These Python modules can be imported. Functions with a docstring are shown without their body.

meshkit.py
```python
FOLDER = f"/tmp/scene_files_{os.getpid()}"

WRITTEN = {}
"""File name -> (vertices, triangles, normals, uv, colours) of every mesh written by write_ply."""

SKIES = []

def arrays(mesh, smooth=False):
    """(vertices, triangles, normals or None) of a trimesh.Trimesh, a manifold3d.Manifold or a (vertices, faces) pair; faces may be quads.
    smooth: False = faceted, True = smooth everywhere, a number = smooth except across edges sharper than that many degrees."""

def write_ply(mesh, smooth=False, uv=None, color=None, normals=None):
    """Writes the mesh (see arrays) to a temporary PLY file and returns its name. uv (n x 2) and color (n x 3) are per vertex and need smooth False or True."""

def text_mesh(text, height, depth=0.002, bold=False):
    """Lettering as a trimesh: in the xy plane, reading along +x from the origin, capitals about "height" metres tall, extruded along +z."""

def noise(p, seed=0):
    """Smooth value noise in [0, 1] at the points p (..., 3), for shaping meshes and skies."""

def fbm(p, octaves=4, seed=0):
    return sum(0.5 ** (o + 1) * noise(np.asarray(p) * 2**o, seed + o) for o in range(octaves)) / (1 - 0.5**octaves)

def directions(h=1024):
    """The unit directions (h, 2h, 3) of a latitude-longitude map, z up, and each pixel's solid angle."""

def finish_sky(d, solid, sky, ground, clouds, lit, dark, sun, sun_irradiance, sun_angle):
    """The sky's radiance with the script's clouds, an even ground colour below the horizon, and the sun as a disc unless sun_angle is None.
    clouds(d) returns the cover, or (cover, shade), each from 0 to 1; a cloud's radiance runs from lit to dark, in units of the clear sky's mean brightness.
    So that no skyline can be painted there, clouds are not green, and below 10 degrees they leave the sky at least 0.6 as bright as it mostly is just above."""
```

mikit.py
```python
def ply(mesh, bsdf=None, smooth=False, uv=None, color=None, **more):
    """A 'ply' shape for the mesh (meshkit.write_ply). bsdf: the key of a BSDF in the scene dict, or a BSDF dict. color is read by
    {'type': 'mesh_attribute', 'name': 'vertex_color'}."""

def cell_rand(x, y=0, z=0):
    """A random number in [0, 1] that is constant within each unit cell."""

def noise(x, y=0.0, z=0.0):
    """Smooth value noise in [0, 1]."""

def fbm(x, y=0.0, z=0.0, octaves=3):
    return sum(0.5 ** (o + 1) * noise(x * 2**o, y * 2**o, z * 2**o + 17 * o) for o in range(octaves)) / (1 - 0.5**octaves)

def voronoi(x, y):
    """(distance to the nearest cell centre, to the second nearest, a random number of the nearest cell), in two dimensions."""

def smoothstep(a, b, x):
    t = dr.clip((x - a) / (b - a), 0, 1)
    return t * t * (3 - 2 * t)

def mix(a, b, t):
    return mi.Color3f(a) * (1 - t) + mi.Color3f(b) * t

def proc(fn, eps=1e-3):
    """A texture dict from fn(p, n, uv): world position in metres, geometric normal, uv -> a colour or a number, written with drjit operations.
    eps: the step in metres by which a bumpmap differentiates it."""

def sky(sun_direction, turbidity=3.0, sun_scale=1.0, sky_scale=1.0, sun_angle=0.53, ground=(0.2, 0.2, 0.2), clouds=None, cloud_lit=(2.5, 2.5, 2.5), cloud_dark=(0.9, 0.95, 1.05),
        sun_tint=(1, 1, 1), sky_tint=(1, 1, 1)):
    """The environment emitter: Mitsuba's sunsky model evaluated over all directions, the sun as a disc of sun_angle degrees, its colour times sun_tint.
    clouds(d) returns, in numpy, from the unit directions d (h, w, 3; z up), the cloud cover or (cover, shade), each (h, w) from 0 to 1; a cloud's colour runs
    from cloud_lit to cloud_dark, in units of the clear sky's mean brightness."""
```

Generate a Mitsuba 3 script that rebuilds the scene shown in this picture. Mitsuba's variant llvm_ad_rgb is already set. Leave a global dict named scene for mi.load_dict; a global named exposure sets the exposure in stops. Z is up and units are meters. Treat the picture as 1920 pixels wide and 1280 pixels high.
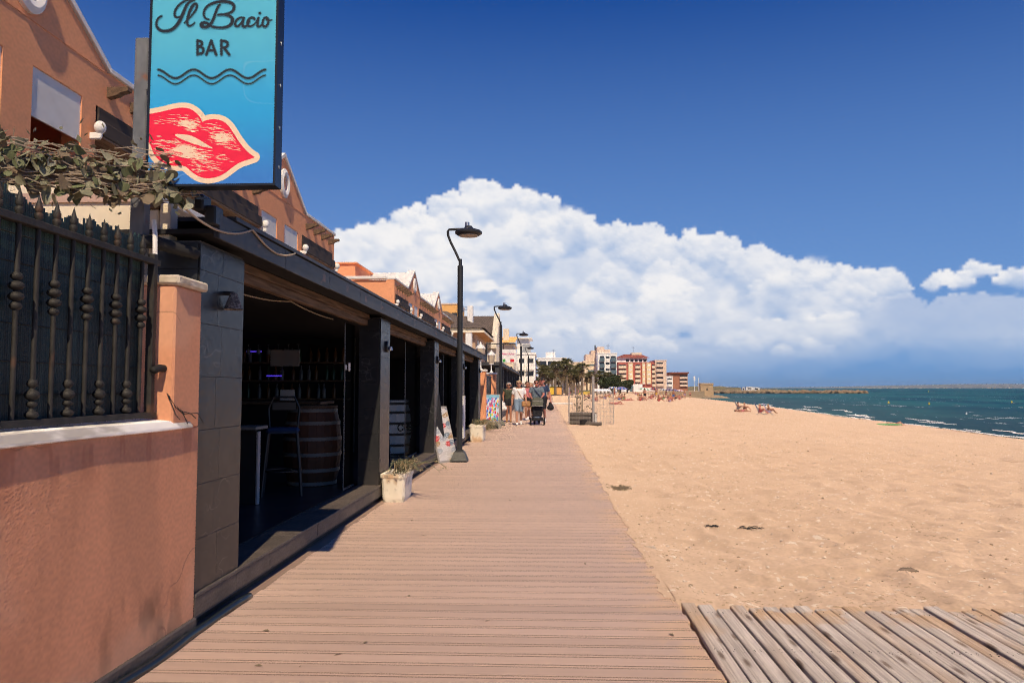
import math, random
import numpy as np, trimesh, mitsuba as mi, mikit, meshkit
import manifold3d as m3
import drjit as dr
from shapely.geometry import Polygon, LineString, Point, MultiPolygon, box as sbox
from shapely import affinity
from shapely.ops import unary_union
from mikit import proc, noise, fbm, voronoi, cell_rand, smoothstep, mix

T = mi.ScalarTransform4f
scene, labels = {}, {}
random.seed(7)
RNG = np.random.default_rng(11)
def rr(a, b): return random.uniform(a, b)

# ---------------------------------------------------------------- camera, sky, exposure
EYE = np.array([0, 0, 1.45])
FWD = np.array([-0.04315636, 0.99722103, 0.06072688])
scene['camera'] = {'type': 'perspective', 'fov': 67.747, 'fov_axis': 'x', 'near_clip': 0.05, 'far_clip': 40000.0,
                   'to_world': T().look_at(origin=EYE.tolist(), target=(EYE + FWD).tolist(), up=[0, 0, 1])}
exposure = 1.52
SUN = (0.15, -1.0, 1.0)

def clouds(d):
    az = np.degrees(np.arctan2(d[..., 0], d[..., 1])); el = np.degrees(np.arcsin(d[..., 2]))
    tab = [(-180, 7), (-120, 4), (-70, 6), (-45, 8), (-30, 10), (-22, 11.4), (-16.5, 11.6), (-12.6, 12), (-11, 13), (-10.2, 13.8), (-8.8, 14.3),
           (-6.8, 14.9), (-4.9, 15.3), (-2.5, 15), (-.5, 14.5), (1.5, 14), (2.2, 13.1), (3.9, 12.5), (6.2, 11.9), (8.9, 11.7), (11.5, 11.3), (14.6, 10.3),
           (17, 9.6), (20.1, 8.9), (22.8, 8.3), (24.3, 7.8), (24.9, 6.4), (26, 6.2), (33, 5.8), (50, 7), (90, 3), (140, 5), (180, 7)]
    ta, te = np.array(tab, float).T
    def top(a): return np.interp((a + 180) % 360 - 180, ta, te)
    rng = np.random.default_rng(17)
    cover = np.zeros(az.shape); lit = np.full(az.shape, .8)
    e_deg, a_deg = el[:, 0], az[0]
    fine = meshkit.fbm(np.stack([az / 1.3, el / 1.0, az * 0 + 3], -1), 5, 3) - .5
    body = np.clip((top(az) - 1.0 + 2.4 * fine - el) / .8, 0, 1); cover = np.maximum(cover, body)
    lit = .70 + .5 * fine + .014 * (el - 6)
    def puff(x, y, R, cx, cy, CR, soft, w):
        k = R * 1.35
        r0, r1 = np.searchsorted(-e_deg, -(y + k)), np.searchsorted(-e_deg, -(y - k))
        if r1 <= r0: return
        rel = (a_deg - x + 540) % 360 - 180
        c = np.nonzero(np.abs(rel) < k)[0]
        if not len(c): return
        sl = np.ix_(np.arange(r0, r1), c)
        dx, dy = rel[c][None, :] / R, (e_deg[r0:r1, None] - y) / R
        rad = np.sqrt(dx * dx + dy * dy) * (1 + .9 * fine[sl])
        al = np.clip((1.0 - rad) / soft, 0, 1); al = al * al * (3 - 2 * al)
        al = al * np.clip(1.05 + .75 * dy, .0, 1)                 # the foot of a billow melts into what is behind
        g = (y + dy * R - cy) / CR                               # height within its own tower
        sh = np.clip(.70 + .18 * g + .155 * dy + .06 * dx - .03 * rad + .42 * fine[sl], 0, 1)
        cover[sl] = cover[sl] + (1 - cover[sl]) * np.clip(al * 1.25, 0, 1)
        lit[sl] = lit[sl] * (1 - al * w) + sh * al * w
    cl = []
    for _ in range(520):
        a = rng.uniform(-180, 180); t = top(a); R = rng.uniform(1.0, 2.9)
        cl.append((a, rng.uniform(1.8, max(2.2, t - R * .9)), R))
    for a in np.arange(-180, 180, 1.1):
        a += rng.uniform(-.5, .5); R = rng.uniform(.7, 2.0); cl.append((a, top(a) - R * 1.02 + rng.uniform(-.5, .1), R))
    for a in np.arange(26.6, 32.4, .55): cl.append((a, 6.7 + .9 * math.sin((a - 26) / 7 * math.pi) * rng.random(), rng.uniform(.45, .75)))
    cl.sort(key=lambda c: -c[1] - c[2] * .2)
    for a, e, R in cl:
        R = min(R, .45 + e * .3); ok = e - R > .9
        puff(a, e, R, a, e, R, .40, .75)
        for _ in range(13):
            th = rng.uniform(-.5, math.pi + .5); q = R * rng.uniform(.55, .95); r = R * rng.uniform(.24, .46)
            x, y = a + q * math.cos(th) * 1.1, e + q * math.sin(th) * .9
            if y - r < 1.0 or y + r > top(x) + .6 and not 26 < x < 33: continue
            puff(x, y, r, a, e, R, .34, .65)
            if r > .35:
                for _ in range(6):
                    th2 = rng.uniform(-.3, math.pi + .3); q2 = r * rng.uniform(.6, .95); r2 = r * rng.uniform(.28, .48)
                    puff(x + q2 * math.cos(th2), y + q2 * math.sin(th2), r2, a, e, R, .42, .5)
    big = meshkit.fbm(np.stack([az / 9, el / 3.0, az * 0 + 8], -1), 4, 9)
    str_ = meshkit.fbm(np.stack([az / 11 + .8 * fine, el / .85, az * 0], -1), 4, 21)
    wide = meshkit.fbm(np.stack([az / 5, el / 3.4, az * 0 + 4], -1), 3, 61) - .5
    lit = np.clip((lit - .70) * 1.25 + .76, 0, 1) + (big - .52) * .30 + wide * .38
    # towards the east the bank thins into a soft grey sheet
    thin = np.clip((az - 21.5) / 3, 0, 1) * np.clip((62 - az) / 10, 0, 1) * np.clip((6.5 - el) / .6, 0, 1)
    lit = lit * (1 - .6 * thin) + .58 * .6 * thin; cover = cover * (1 - .42 * thin * np.clip((el - 1.5) / 3, 0, 1))
    # grey-lilac layers lying across the bank, thicker towards its base
    sa = np.clip((str_ - .47) * 4, 0, 1) * np.clip((10.5 - el) / 6, 0, 1) * .7
    lit = lit * (1 - sa) + (.56 + .22 * big) * sa
    low = np.clip((4.3 - el + 3 * (big - .5) + 1.2 * fine) / 3.2, 0, 1); e_ = np.clip((az - 2) / 15, 0, 1) * np.clip((150 - az) / 30, 0, 1)
    lit = lit * (1 - low) + (.46 - .31 * e_) * low
    shred = meshkit.fbm(np.stack([az / 1.9, el / .8, az * 0 + 2], -1), 5, 31)
    w = np.exp(-((az + 4.8) / 4.2) ** 2 - ((el - 6.9 - .05 * az) / 1.0) ** 2)
    sd = np.clip((shred * 1.5 + w * 1.1 - 1.42) * 3.2, 0, 1) * .9
    lit = lit * (1 - sd) + .40 * sd
    veil = np.clip((5.5 - el) / 2.2, 0, 1) * (.75 + .4 * big)
    tail = np.clip((2.6 - el) / 2.0, 0, 1)
    cover = np.clip(np.maximum(cover, veil), 0, 1) * (1 - .15 * tail)
    # pale air towards the horizon, all round
    air = np.clip((30 - el) / 26, 0, 1) ** 1.15 * .82
    sh = np.clip(1 - lit, 0, 1)
    c2 = cover + (1 - cover) * air
    return c2, (cover * sh + (1 - cover) * air * .80) / np.maximum(c2, 1e-6)

scene['sky'] = mikit.sky(SUN, turbidity=2.6, clouds=clouds, cloud_lit=(7.6, 7.5, 7.5), cloud_dark=(.25, 2.05, 5.2), sky_tint=(.01, .275, .79), ground=(.3, .25, .2), sun_tint=(1, .97, .92))

# ---------------------------------------------------------------- helpers
class MB:
    def __init__(self): self.v, self.f, self.n = [], [], 0
    def add(self, v, f):
        v, f = np.asarray(v, float), np.asarray(f, int)
        if f.shape[1] == 4: f = np.vstack([f[:, [0, 1, 2]], f[:, [0, 2, 3]]])
        self.v.append(v); self.f.append(f + self.n); self.n += len(v); return self
    def tm(self, m): return self.add(m.vertices, m.faces)
    def box(self, x0, x1, y0, y1, z0, z1):
        v = [(x, y, z) for x in (x0, x1) for y in (y0, y1) for z in (z0, z1)]
        return self.add(v, [(0, 1, 3, 2), (4, 6, 7, 5), (0, 4, 5, 1), (2, 3, 7, 6), (0, 2, 6, 4), (1, 5, 7, 3)])
    def cbox(self, x0, x1, y0, y1, z0, z1, c=.004):
        lo, hi = np.array([x0, y0, z0]), np.array([x1, y1, z1])
        pts = []
        for s in np.ndindex(2, 2, 2):
            p = np.where(np.array(s) == 1, hi, lo); q = np.where(np.array(s) == 1, -1, 1)
            for k in range(3):
                w = p.astype(float).copy()
                for j in range(3):
                    if j != k: w[j] += q[j] * c
                pts.append(w)
        h = m3.Manifold.hull_points(np.array(pts)).to_mesh()
        return self.add(h.vert_properties[:, :3], h.tri_verts)
    def tube(self, path, r, n=8, cap=True):
        path = np.asarray(path, float); m = len(path)
        r = np.broadcast_to(np.asarray(r, float), (m,))
        t = np.gradient(path, axis=0); t /= np.maximum(np.linalg.norm(t, axis=1, keepdims=True), 1e-9)
        a = np.array([0, 0, 1.0]) if abs(t[0, 2]) < .9 else np.array([1.0, 0, 0])
        vs = []
        for i in range(m):
            a = a - t[i] * (a @ t[i]); a /= np.linalg.norm(a); b = np.cross(t[i], a)
            ph = np.arange(n) * 2 * np.pi / n
            vs.append(path[i] + r[i] * (np.cos(ph)[:, None] * a + np.sin(ph)[:, None] * b))
        v = np.vstack(vs); f = []
        for i in range(m - 1):
            for k in range(n):
                k2 = (k + 1) % n; f.append((i * n + k, i * n + k2, (i + 1) * n + k2, (i + 1) * n + k))
        f = np.array(f); f = np.vstack([f[:, [0, 1, 2]], f[:, [0, 2, 3]]])
        if cap:
            v = np.vstack([v, path[:1], path[-1:]]); e = m * n
            f = np.vstack([f, [(e, (k + 1) % n, k) for k in range(n)], [(e + 1, (m - 1) * n + k, (m - 1) * n + (k + 1) % n) for k in range(n)]])
        return self.add(v, f)
    def cyl(self, p0, p1, r, r1=None, n=12): return self.tube([p0, p1], [r, r if r1 is None else r1], n)
    def lathe(self, prof, c=(0, 0, 0), n=16):
        prof = np.asarray(prof, float); m = len(prof); ph = np.arange(n) * 2 * np.pi / n
        v = np.stack([prof[:, None, 0] * np.cos(ph), prof[:, None, 0] * np.sin(ph), np.repeat(prof[:, 1:2], n, 1)], -1).reshape(-1, 3) + np.asarray(c)
        f = [(i * n + k, i * n + (k + 1) % n, (i + 1) * n + (k + 1) % n, (i + 1) * n + k) for i in range(m - 1) for k in range(n)]
        return self.add(v, f)
    def prism(self, poly, a, b, plane='xy'):
        for g in getattr(poly, 'geoms', [poly]):
            if g.is_empty or g.area < 1e-9: continue
            m = trimesh.creation.extrude_polygon(g, b - a, engine='earcut'); v = np.array(m.vertices); v[:, 2] += a; f = np.array(m.faces)
            if plane == 'yz': v = v[:, [2, 0, 1]]
            elif plane == 'xz': v = v[:, [0, 2, 1]]; f = f[:, ::-1]
            self.add(v, f)
        return self
    def ico(self, c, r, s=2):
        m = trimesh.creation.icosphere(s, 1.0); return self.add(m.vertices * np.asarray(r) + np.asarray(c), m.faces)
    def xf(self, M):
        v = np.vstack(self.v); v = v @ np.asarray(M)[:3, :3].T + np.asarray(M)[:3, 3]
        self.v = [v]; self.f = [np.vstack(self.f)]; return self
    def mesh(self): return trimesh.Trimesh(np.vstack(self.v), np.vstack(self.f), process=False)

def Rz(a): c, s = math.cos(a), math.sin(a); return np.array([[c, -s, 0, 0], [s, c, 0, 0], [0, 0, 1, 0], [0, 0, 0, 1.0]])
def M4(loc=(0, 0, 0), rz=0, s=1, rx=0, ry=0):
    m = T().translate(list(map(float, loc))).rotate([0, 0, 1], math.degrees(rz)).rotate([0, 1, 0], math.degrees(ry)).rotate([1, 0, 0], math.degrees(rx))
    s = [s] * 3 if np.isscalar(s) else list(s)
    return m.scale(list(map(float, s)))
ORD = 'first second third fourth fifth sixth seventh eighth ninth tenth eleventh twelfth thirteenth fourteenth fifteenth sixteenth seventeenth eighteenth nineteenth twentieth'.split()
ORD += ['twenty-' + o for o in ORD[:9]] + ['thirtieth'] + ['thirty-' + o for o in ORD[:9]] + ['fortieth']
used = set()
def uniq(k):
    if k not in used: used.add(k); return k
    i = 1
    while f'{k}_{i:03d}' in used: i += 1
    k = f'{k}_{i:03d}'; used.add(k); return k
def tag(k, label=None, cat=None, group=None, kind=None):
    d = {a: b for a, b in (('label', label), ('category', cat), ('group', group), ('kind', kind)) if b}
    if d: labels[k] = {**labels.get(k, {}), **d}
    return k
def ref(b): return {'type': 'ref', 'id': b} if isinstance(b, str) else b
def shp(mesh, bsdf, smooth=False):
    if isinstance(mesh, MB): mesh = mesh.mesh()
    return mikit.ply(mesh, bsdf, smooth=smooth)
def put(name, mesh, bsdf, parent=None, smooth=False, xf=None, **lab):
    """one entry; mesh may be an MB, a trimesh or a ready shape dict"""
    k = uniq((parent + '__' if parent else '') + name)
    s = dict(mesh) if isinstance(mesh, dict) else shp(mesh, bsdf, smooth)
    if isinstance(mesh, dict) and bsdf is not None: s['bsdf'] = ref(bsdf)
    if xf is not None: s['to_world'] = xf
    scene[k] = s
    tag(k, **lab); return k
def thing(name, label, cat, group=None): k = uniq(name); return tag(k, label, cat, group)
def dup(src, dst_name, xf, label, group=None, cat=None, mats=None):
    k = thing(dst_name, label, cat or labels[src]['category'], group or labels[src].get('group'))
    for key in [q for q in scene if q.startswith(src + '__')]:
        s = dict(scene[key]); s['to_world'] = xf
        if mats and s['bsdf'].get('id') in mats: s['bsdf'] = ref(mats[s['bsdf']['id']])
        scene[k + key[len(src):]] = s; used.add(k + key[len(src):])
    return k
CUBE = None
def unit():
    global CUBE
    if CUBE is None: CUBE = shp(MB().box(-.5, .5, -.5, .5, -.5, .5), None)
    return CUBE
def bx(name, x0, x1, y0, y1, z0, z1, bsdf, parent, **lab):
    return put(name, unit(), bsdf, parent, xf=T().translate([(x0 + x1) / 2, (y0 + y1) / 2, (z0 + z1) / 2]).scale([abs(x1 - x0), abs(y1 - y0), abs(z1 - z0)]), **lab)

# ---------------------------------------------------------------- materials
def C(c): return c if isinstance(c, dict) else {'type': 'rgb', 'value': [float(x) for x in c]}
def mat(k, color, rough=.7, bump=None, scale=1.0, eps=2e-3, **kw):
    b = {'type': 'principled', 'base_color': C(color), 'roughness': C(rough) if isinstance(rough, dict) else float(rough), 'specular': .4, **kw}
    if bump is not None: b = {'type': 'bumpmap', 'arbitrary': proc(bump, eps), 'scale': float(scale), 'bsdf': b}
    scene[k] = {'type': 'twosided', 'bsdf': b}
V = mi.Color3f
def stucco_col(p, n, uv):
    a = fbm(p.x * 1.3, p.y * 1.3, p.z * 1.3, 4); b = noise(p.x * 30, p.y * 30, p.z * 30)
    return mix((.74, .325, .165), (.80, .375, .20), a) * (.93 + .14 * b)
mat('salmon_stucco', proc(stucco_col), .9, lambda p, n, uv: fbm(p.x * 55, p.y * 55, p.z * 55, 3) * .004, eps=3e-3)
def wall_col(p, n, uv):
    a = fbm(p.x * 2, p.y * 2.2, p.z * 1.1, 4); b = noise(p.x * 60, p.y * 60, p.z * 60)
    c = mix((.60, .275, .158), (.69, .33, .19), a) * (.92 + .16 * b)
    st = smoothstep(.55, .85, fbm(p.y * 3.5, p.z * .6, 4.0, 4)) * .5
    c = c * (1 - st * .35)
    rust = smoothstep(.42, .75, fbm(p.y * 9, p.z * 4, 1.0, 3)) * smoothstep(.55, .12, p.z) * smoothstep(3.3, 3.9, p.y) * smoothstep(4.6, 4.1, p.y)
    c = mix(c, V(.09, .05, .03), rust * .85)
    wall_shade = smoothstep(.42, .70, fbm(p.y * 2.2 + p.z * .35, p.z * .5, 12.0, 3) ) * smoothstep(3.45, 3.75, p.y + .12 * p.z) * smoothstep(4.45, 4.0, p.y)  # cast shade beside the end pillar, painted into the wall colour
    c = mix(c, V(.26, .14, .09), wall_shade * .26)
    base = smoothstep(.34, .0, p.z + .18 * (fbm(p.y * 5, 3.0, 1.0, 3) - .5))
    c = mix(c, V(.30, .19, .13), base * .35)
    pale = smoothstep(.56, .72, fbm(p.y * 1.4, p.z * 1.6, 21.0, 4)); c = mix(c, V(.70, .42, .28), pale * .35)
    crack = smoothstep(.006, .0, dr.abs(fbm(p.y * 1.1, p.z * 1.3, 31.0, 4) - .5)) * smoothstep(.5, .6, noise(p.y * 1.5, p.z * 1.5, 7.0)); c = mix(c, V(.2, .1, .07), crack * .5)
    st2 = smoothstep(.5, .62, fbm(p.y * 14, p.z * 2.2, 7.0, 3)) * smoothstep(.9, 1.2, p.z) * smoothstep(1.26, 1.2, p.z)
    return mix(c, V(.42, .16, .09), st2 * .5)
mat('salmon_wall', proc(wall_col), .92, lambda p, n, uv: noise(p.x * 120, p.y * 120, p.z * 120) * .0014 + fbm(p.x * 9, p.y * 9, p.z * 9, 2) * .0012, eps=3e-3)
def slate_col(p, n, uv):
    a = fbm(p.x * 6, p.y * 6, p.z * 6, 4)
    w = dr.abs(fbm(p.x * 5 + 9, p.y * 5 + a * 1.2, p.z * 5, 3) - .5)
    vein = smoothstep(.02, .0, w) * smoothstep(.45, .7, fbm(p.x * 3, p.y * 3, p.z * 3 + 5, 2))
    c = mix((.014, .016, .019), (.030, .030, .032), a)
    c = mix(c, V(.13, .125, .12), vein * .5)
    dust = smoothstep(.7, .1, p.z) * .35 * fbm(p.y * 4, p.z * 4, p.x * 4, 3)
    return mix(c, V(.13, .10, .085), dust)
mat('slate_tile', proc(slate_col), .34, lambda p, n, uv: fbm(p.x * 25, p.y * 25, p.z * 25, 3) * .003, eps=3e-3)
mat('grout', (.09, .085, .08), .9)
mat('kerb_stone', proc(lambda p, n, uv: mix((.055, .05, .048), (.13, .105, .09), fbm(p.x * 5, p.y * 5, p.z * 8, 4)) * (.85 + .3 * noise(p.x * 80, p.y * 80, p.z * 80))), .55, lambda p, n, uv: fbm(p.x * 40, p.y * 40, p.z * 40, 2) * .003)
mat('fascia_slate', proc(lambda p, n, uv: mix((.022, .025, .032), (.055, .058, .065), fbm(p.x * 4, p.y * 1.5, p.z * 12, 4)) + V(.10, .035, .012) * smoothstep(.68, .85, fbm(p.x * 9, p.y * 5, p.z * 9, 3))), .5, lambda p, n, uv: fbm(p.x * 20, p.y * 20, p.z * 20, 3) * .005)
mat('roof_felt', (.035, .038, .045), .7)
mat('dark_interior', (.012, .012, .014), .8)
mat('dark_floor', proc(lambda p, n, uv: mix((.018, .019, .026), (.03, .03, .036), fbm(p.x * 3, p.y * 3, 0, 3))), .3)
def wood(c0, c1, fx, fy, fz):
    def f(p, n, uv):
        a = fbm(p.x * fx, p.y * fy, p.z * fz, 4)
        return mix(c0, c1, smoothstep(.25, .75, a))
    return proc(f)
mat('beam_wood', wood((.07, .042, .027), (.17, .105, .065), 40, 3, 40), .7)
mat('old_beam', wood((.10, .075, .055), (.27, .2, .145), 4, 5, 30), .8)
mat('awning_brown', proc(lambda p, n, uv: mix((.035, .026, .021), (.07, .052, .04), noise(p.z * 14, p.x * 14, 0))), .75)
mat('soffit_wood', wood((.13, .075, .045), (.24, .15, .09), 30, 3, 30), .7)
mat('white_paint', proc(lambda p, n, uv: mix((.62, .60, .56), (.8, .79, .77), fbm(p.x * 4, p.y * 4, p.z * 4, 3))), .7)
mat('white_clean', (.78, .77, .75), .6)
def ledge_col(p, n, uv):
    a = fbm(p.x * 12, p.y * 5, p.z * 12, 4)
    return mix((.46, .43, .39), (.84, .82, .79), smoothstep(.28, .55, a))
mat('ledge_white', proc(ledge_col), .8, lambda p, n, uv: fbm(p.x * 26, p.y * 9, p.z * 26, 3) * .007, eps=4e-3)
mat('cap_stone', proc(lambda p, n, uv: mix((.38, .31, .22), (.66, .60, .50), fbm(p.x * 18, p.y * 18, p.z * 18, 4))), .85, lambda p, n, uv: fbm(p.x * 30, p.y * 30, p.z * 30, 3) * .012)
mat('cream_wall', proc(lambda p, n, uv: mix((.66, .58, .44), (.74, .67, .54), fbm(p.x * 2, p.y * 2, p.z * 2, 3))), .8)
mat('pink_band', (.46, .32, .27), .8)
mat('cane_screen', proc(lambda p, n, uv: mix((.007, .018, .020), (.022, .050, .050), cell_rand(p.y * 77)) * (.7 + .6 * noise(p.y * 30, p.z * 3))), .5)
mat('old_iron', proc(lambda p, n, uv: mix(mix((.010, .010, .010), (.042, .040, .037), fbm(p.x * 30, p.y * 30, p.z * 20, 3)), V(.12, .06, .035), smoothstep(.66, .85, fbm(p.x * 16, p.y * 16, p.z * 9 + 4, 3)) * .6)), .65)
mat('rust_post', proc(lambda p, n, uv: mix(mix((.09, .10, .115), (.19, .2, .215), fbm(p.x * 20, p.y * 20, p.z * 9, 3)), V(.22, .085, .04), smoothstep(.55, .75, fbm(p.x * 14, p.y * 14, p.z * 7 + 9, 4)))), .55)
mat('black_metal', (.022, .023, .026), .38)
mat('lamp_metal', (.024, .026, .030), .42)
mat('sign_frame', (.016, .019, .024), .3)
mat('black_rubber', (.018, .018, .019), .7)
mat('black_pipe', (.016, .022, .028), .18)
mat('cable_cream', (.42, .34, .25), .7)
mat('cable_black', (.015, .015, .015), .6)
mat('lens_glass', (.5, .42, .33), .4)
mat('steel', (.45, .46, .48), .35, metallic=.9)
mat('galv', (.34, .32, .31), .6)
PITCH = .16
def deck_col(p, n, uv):
    r = cell_rand(dr.floor((p.y - 2.0) / PITCH), 3, 1); r2 = cell_rand(dr.floor((p.y - 2.0) / PITCH), 9, 4)
    g = fbm(p.x * 2.2 + r * 40, p.y * 60, 0, 4); s = fbm(p.x * .8, p.y * .6, 2, 4)
    c = mix((.455, .335, .268), (.53, .39, .32), g)
    c = c * (.90 + .17 * r) * (.9 + .2 * s)
    c = mix(c, V(.52, .37, .27), smoothstep(.45, .8, s) * .25 + r2 * .08)
    edge = smoothstep(.45, .0, .89 - p.x) * smoothstep(.35, .65, fbm(p.x * 6, p.y * 5, 1, 4))
    return mix(c, V(.60, .41, .26), edge * .8)
mat('deck_board', proc(deck_col), .62)
GP, GX0 = .106, .915
def plank_col(p, n, uv):
    k = dr.floor((p.x - GX0 + .006) / GP); r = cell_rand(k, 1, 2); r2 = cell_rand(k, 5, 2); r3 = cell_rand(k, 8, 8)
    g = fbm(p.x * 48 + r * 90, p.y * 2.2 + r * 30, p.z * 48, 4)
    g2 = noise(p.x * 190 + r * 50, p.y * 5, 3)
    c = mix((.40, .345, .29), (.62, .55, .48), smoothstep(.2, .8, g) * .75 + r2 * .25)
    c = mix(c, mix((.34, .23, .14), (.55, .38, .24), g), smoothstep(.80, 1.15, r + .45 * (fbm(p.x * 9 + r3 * 9, p.y * 1.3 + r3 * 7, 2, 3) - .45)) * .85)
    knot = smoothstep(.16, .03, voronoi(p.x * 7 + r * 31, p.y * 1.6 + r3 * 17)[0])
    c = mix(c, V(.13, .085, .055), knot * .8)
    sand = smoothstep(.54, .68, fbm(p.x * 5, p.y * 4, 9, 4)) * smoothstep(4.3, 5.2, p.y)
    c = mix(c, V(.52, .36, .22), sand * .9)
    return c * (.82 + .3 * g2)
mat('grey_plank', proc(plank_col), .85, lambda p, n, uv: fbm(p.x * 110, p.y * 3, 0, 2) * .0018, eps=1.5e-3)
def sand_col(p, n, uv):
    a = fbm(p.x * .35, p.y * .35, 0, 4); b = noise(p.x * 55, p.y * 55, 0); c = fbm(p.x * 3, p.y * 3, 4, 3)
    col = mix((.515, .368, .248), (.585, .432, .305), a * .6 + c * .4) * (.93 + .14 * b)
    grit = smoothstep(.80, .86, noise(p.x * 38, p.y * 38, 7)) * smoothstep(.5, .7, noise(p.x * 2, p.y * 2, 3))
    col = mix(col, V(.30, .2, .12), grit * .6)
    sh = smoothstep(.86, .90, noise(p.x * 24, p.y * 24, 17)); col = mix(col, V(.75, .68, .56), sh * .5)
    wet = smoothstep(-2.35, -2.75, p.z)
    return mix(col, V(.27, .175, .105), wet * .75)
mat('sand', proc(sand_col), .95, lambda p, n, uv: fbm(p.x * 11, p.y * 11, 0, 4) * .03 + noise(p.x * 60, p.y * 60, 0) * .003, eps=4e-3, specular=.15)
def sea_streak(p):
    return fbm(p.x * .05 + fbm(p.x * .02, p.y * .02, 0, 2) * 2, p.y * .013, 3, 4)
def sea_col(p, n, uv):
    d = dr.sqrt(p.x * p.x + p.y * p.y)
    sh = smoothstep(60, 5, p.x - 37 - p.y * .09)
    c = mix((.014, .072, .125), (.028, .145, .165), smoothstep(.3, .7, sea_streak(p)))
    c = mix(c, V(.06, .11, .12), sh * .5)
    dark = smoothstep(.5, .62, fbm(p.x * .04 + 7, p.y * .02, 5, 4)) * smoothstep(150, 40, d)
    c = mix(c, V(.026, .042, .070), dark * .75)
    wv = fbm(p.x * .16, p.y * .045, 1, 4) * .6 + fbm(p.x * .9, p.y * .35, 2, 3) * .4
    foam = smoothstep(.685, .73, wv) * smoothstep(700, 120, d)
    fine = smoothstep(.3, .6, fbm(p.x * 2.2, p.y * 1.4, 8, 3))
    return mix(c, V(.72, .75, .76), foam * fine * .9)
scene['sea_water'] = {'type': 'twosided', 'bsdf': {'type': 'bumpmap', 'arbitrary': proc(lambda p, n, uv: (fbm(p.x * .55, p.y * .22, 0, 4) * .55 + fbm(p.x * 2.4, p.y * 1.3, 4, 3) * .10), .05), 'scale': 1.3,
    'bsdf': {'type': 'blendbsdf', 'weight': .16, 'a': {'type': 'diffuse', 'reflectance': proc(sea_col)}, 'b': {'type': 'principled', 'base_color': C((.01, .06, .08)), 'roughness': .16, 'specular': .5}}}}
mat('foam', proc(lambda p, n, uv: mix((.55, .55, .52), (.8, .8, .79), fbm(p.x * 2, p.y * 2, 0, 3))), .8)
mat('ground_dark', (.05, .045, .04), .95)
mat('deck_joint', (.225, .155, .125), .95)
mat('land', proc(lambda p, n, uv: mix((.34, .27, .19), (.45, .37, .27), fbm(p.x * .05, p.y * .05, 0, 4))), .95)
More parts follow.
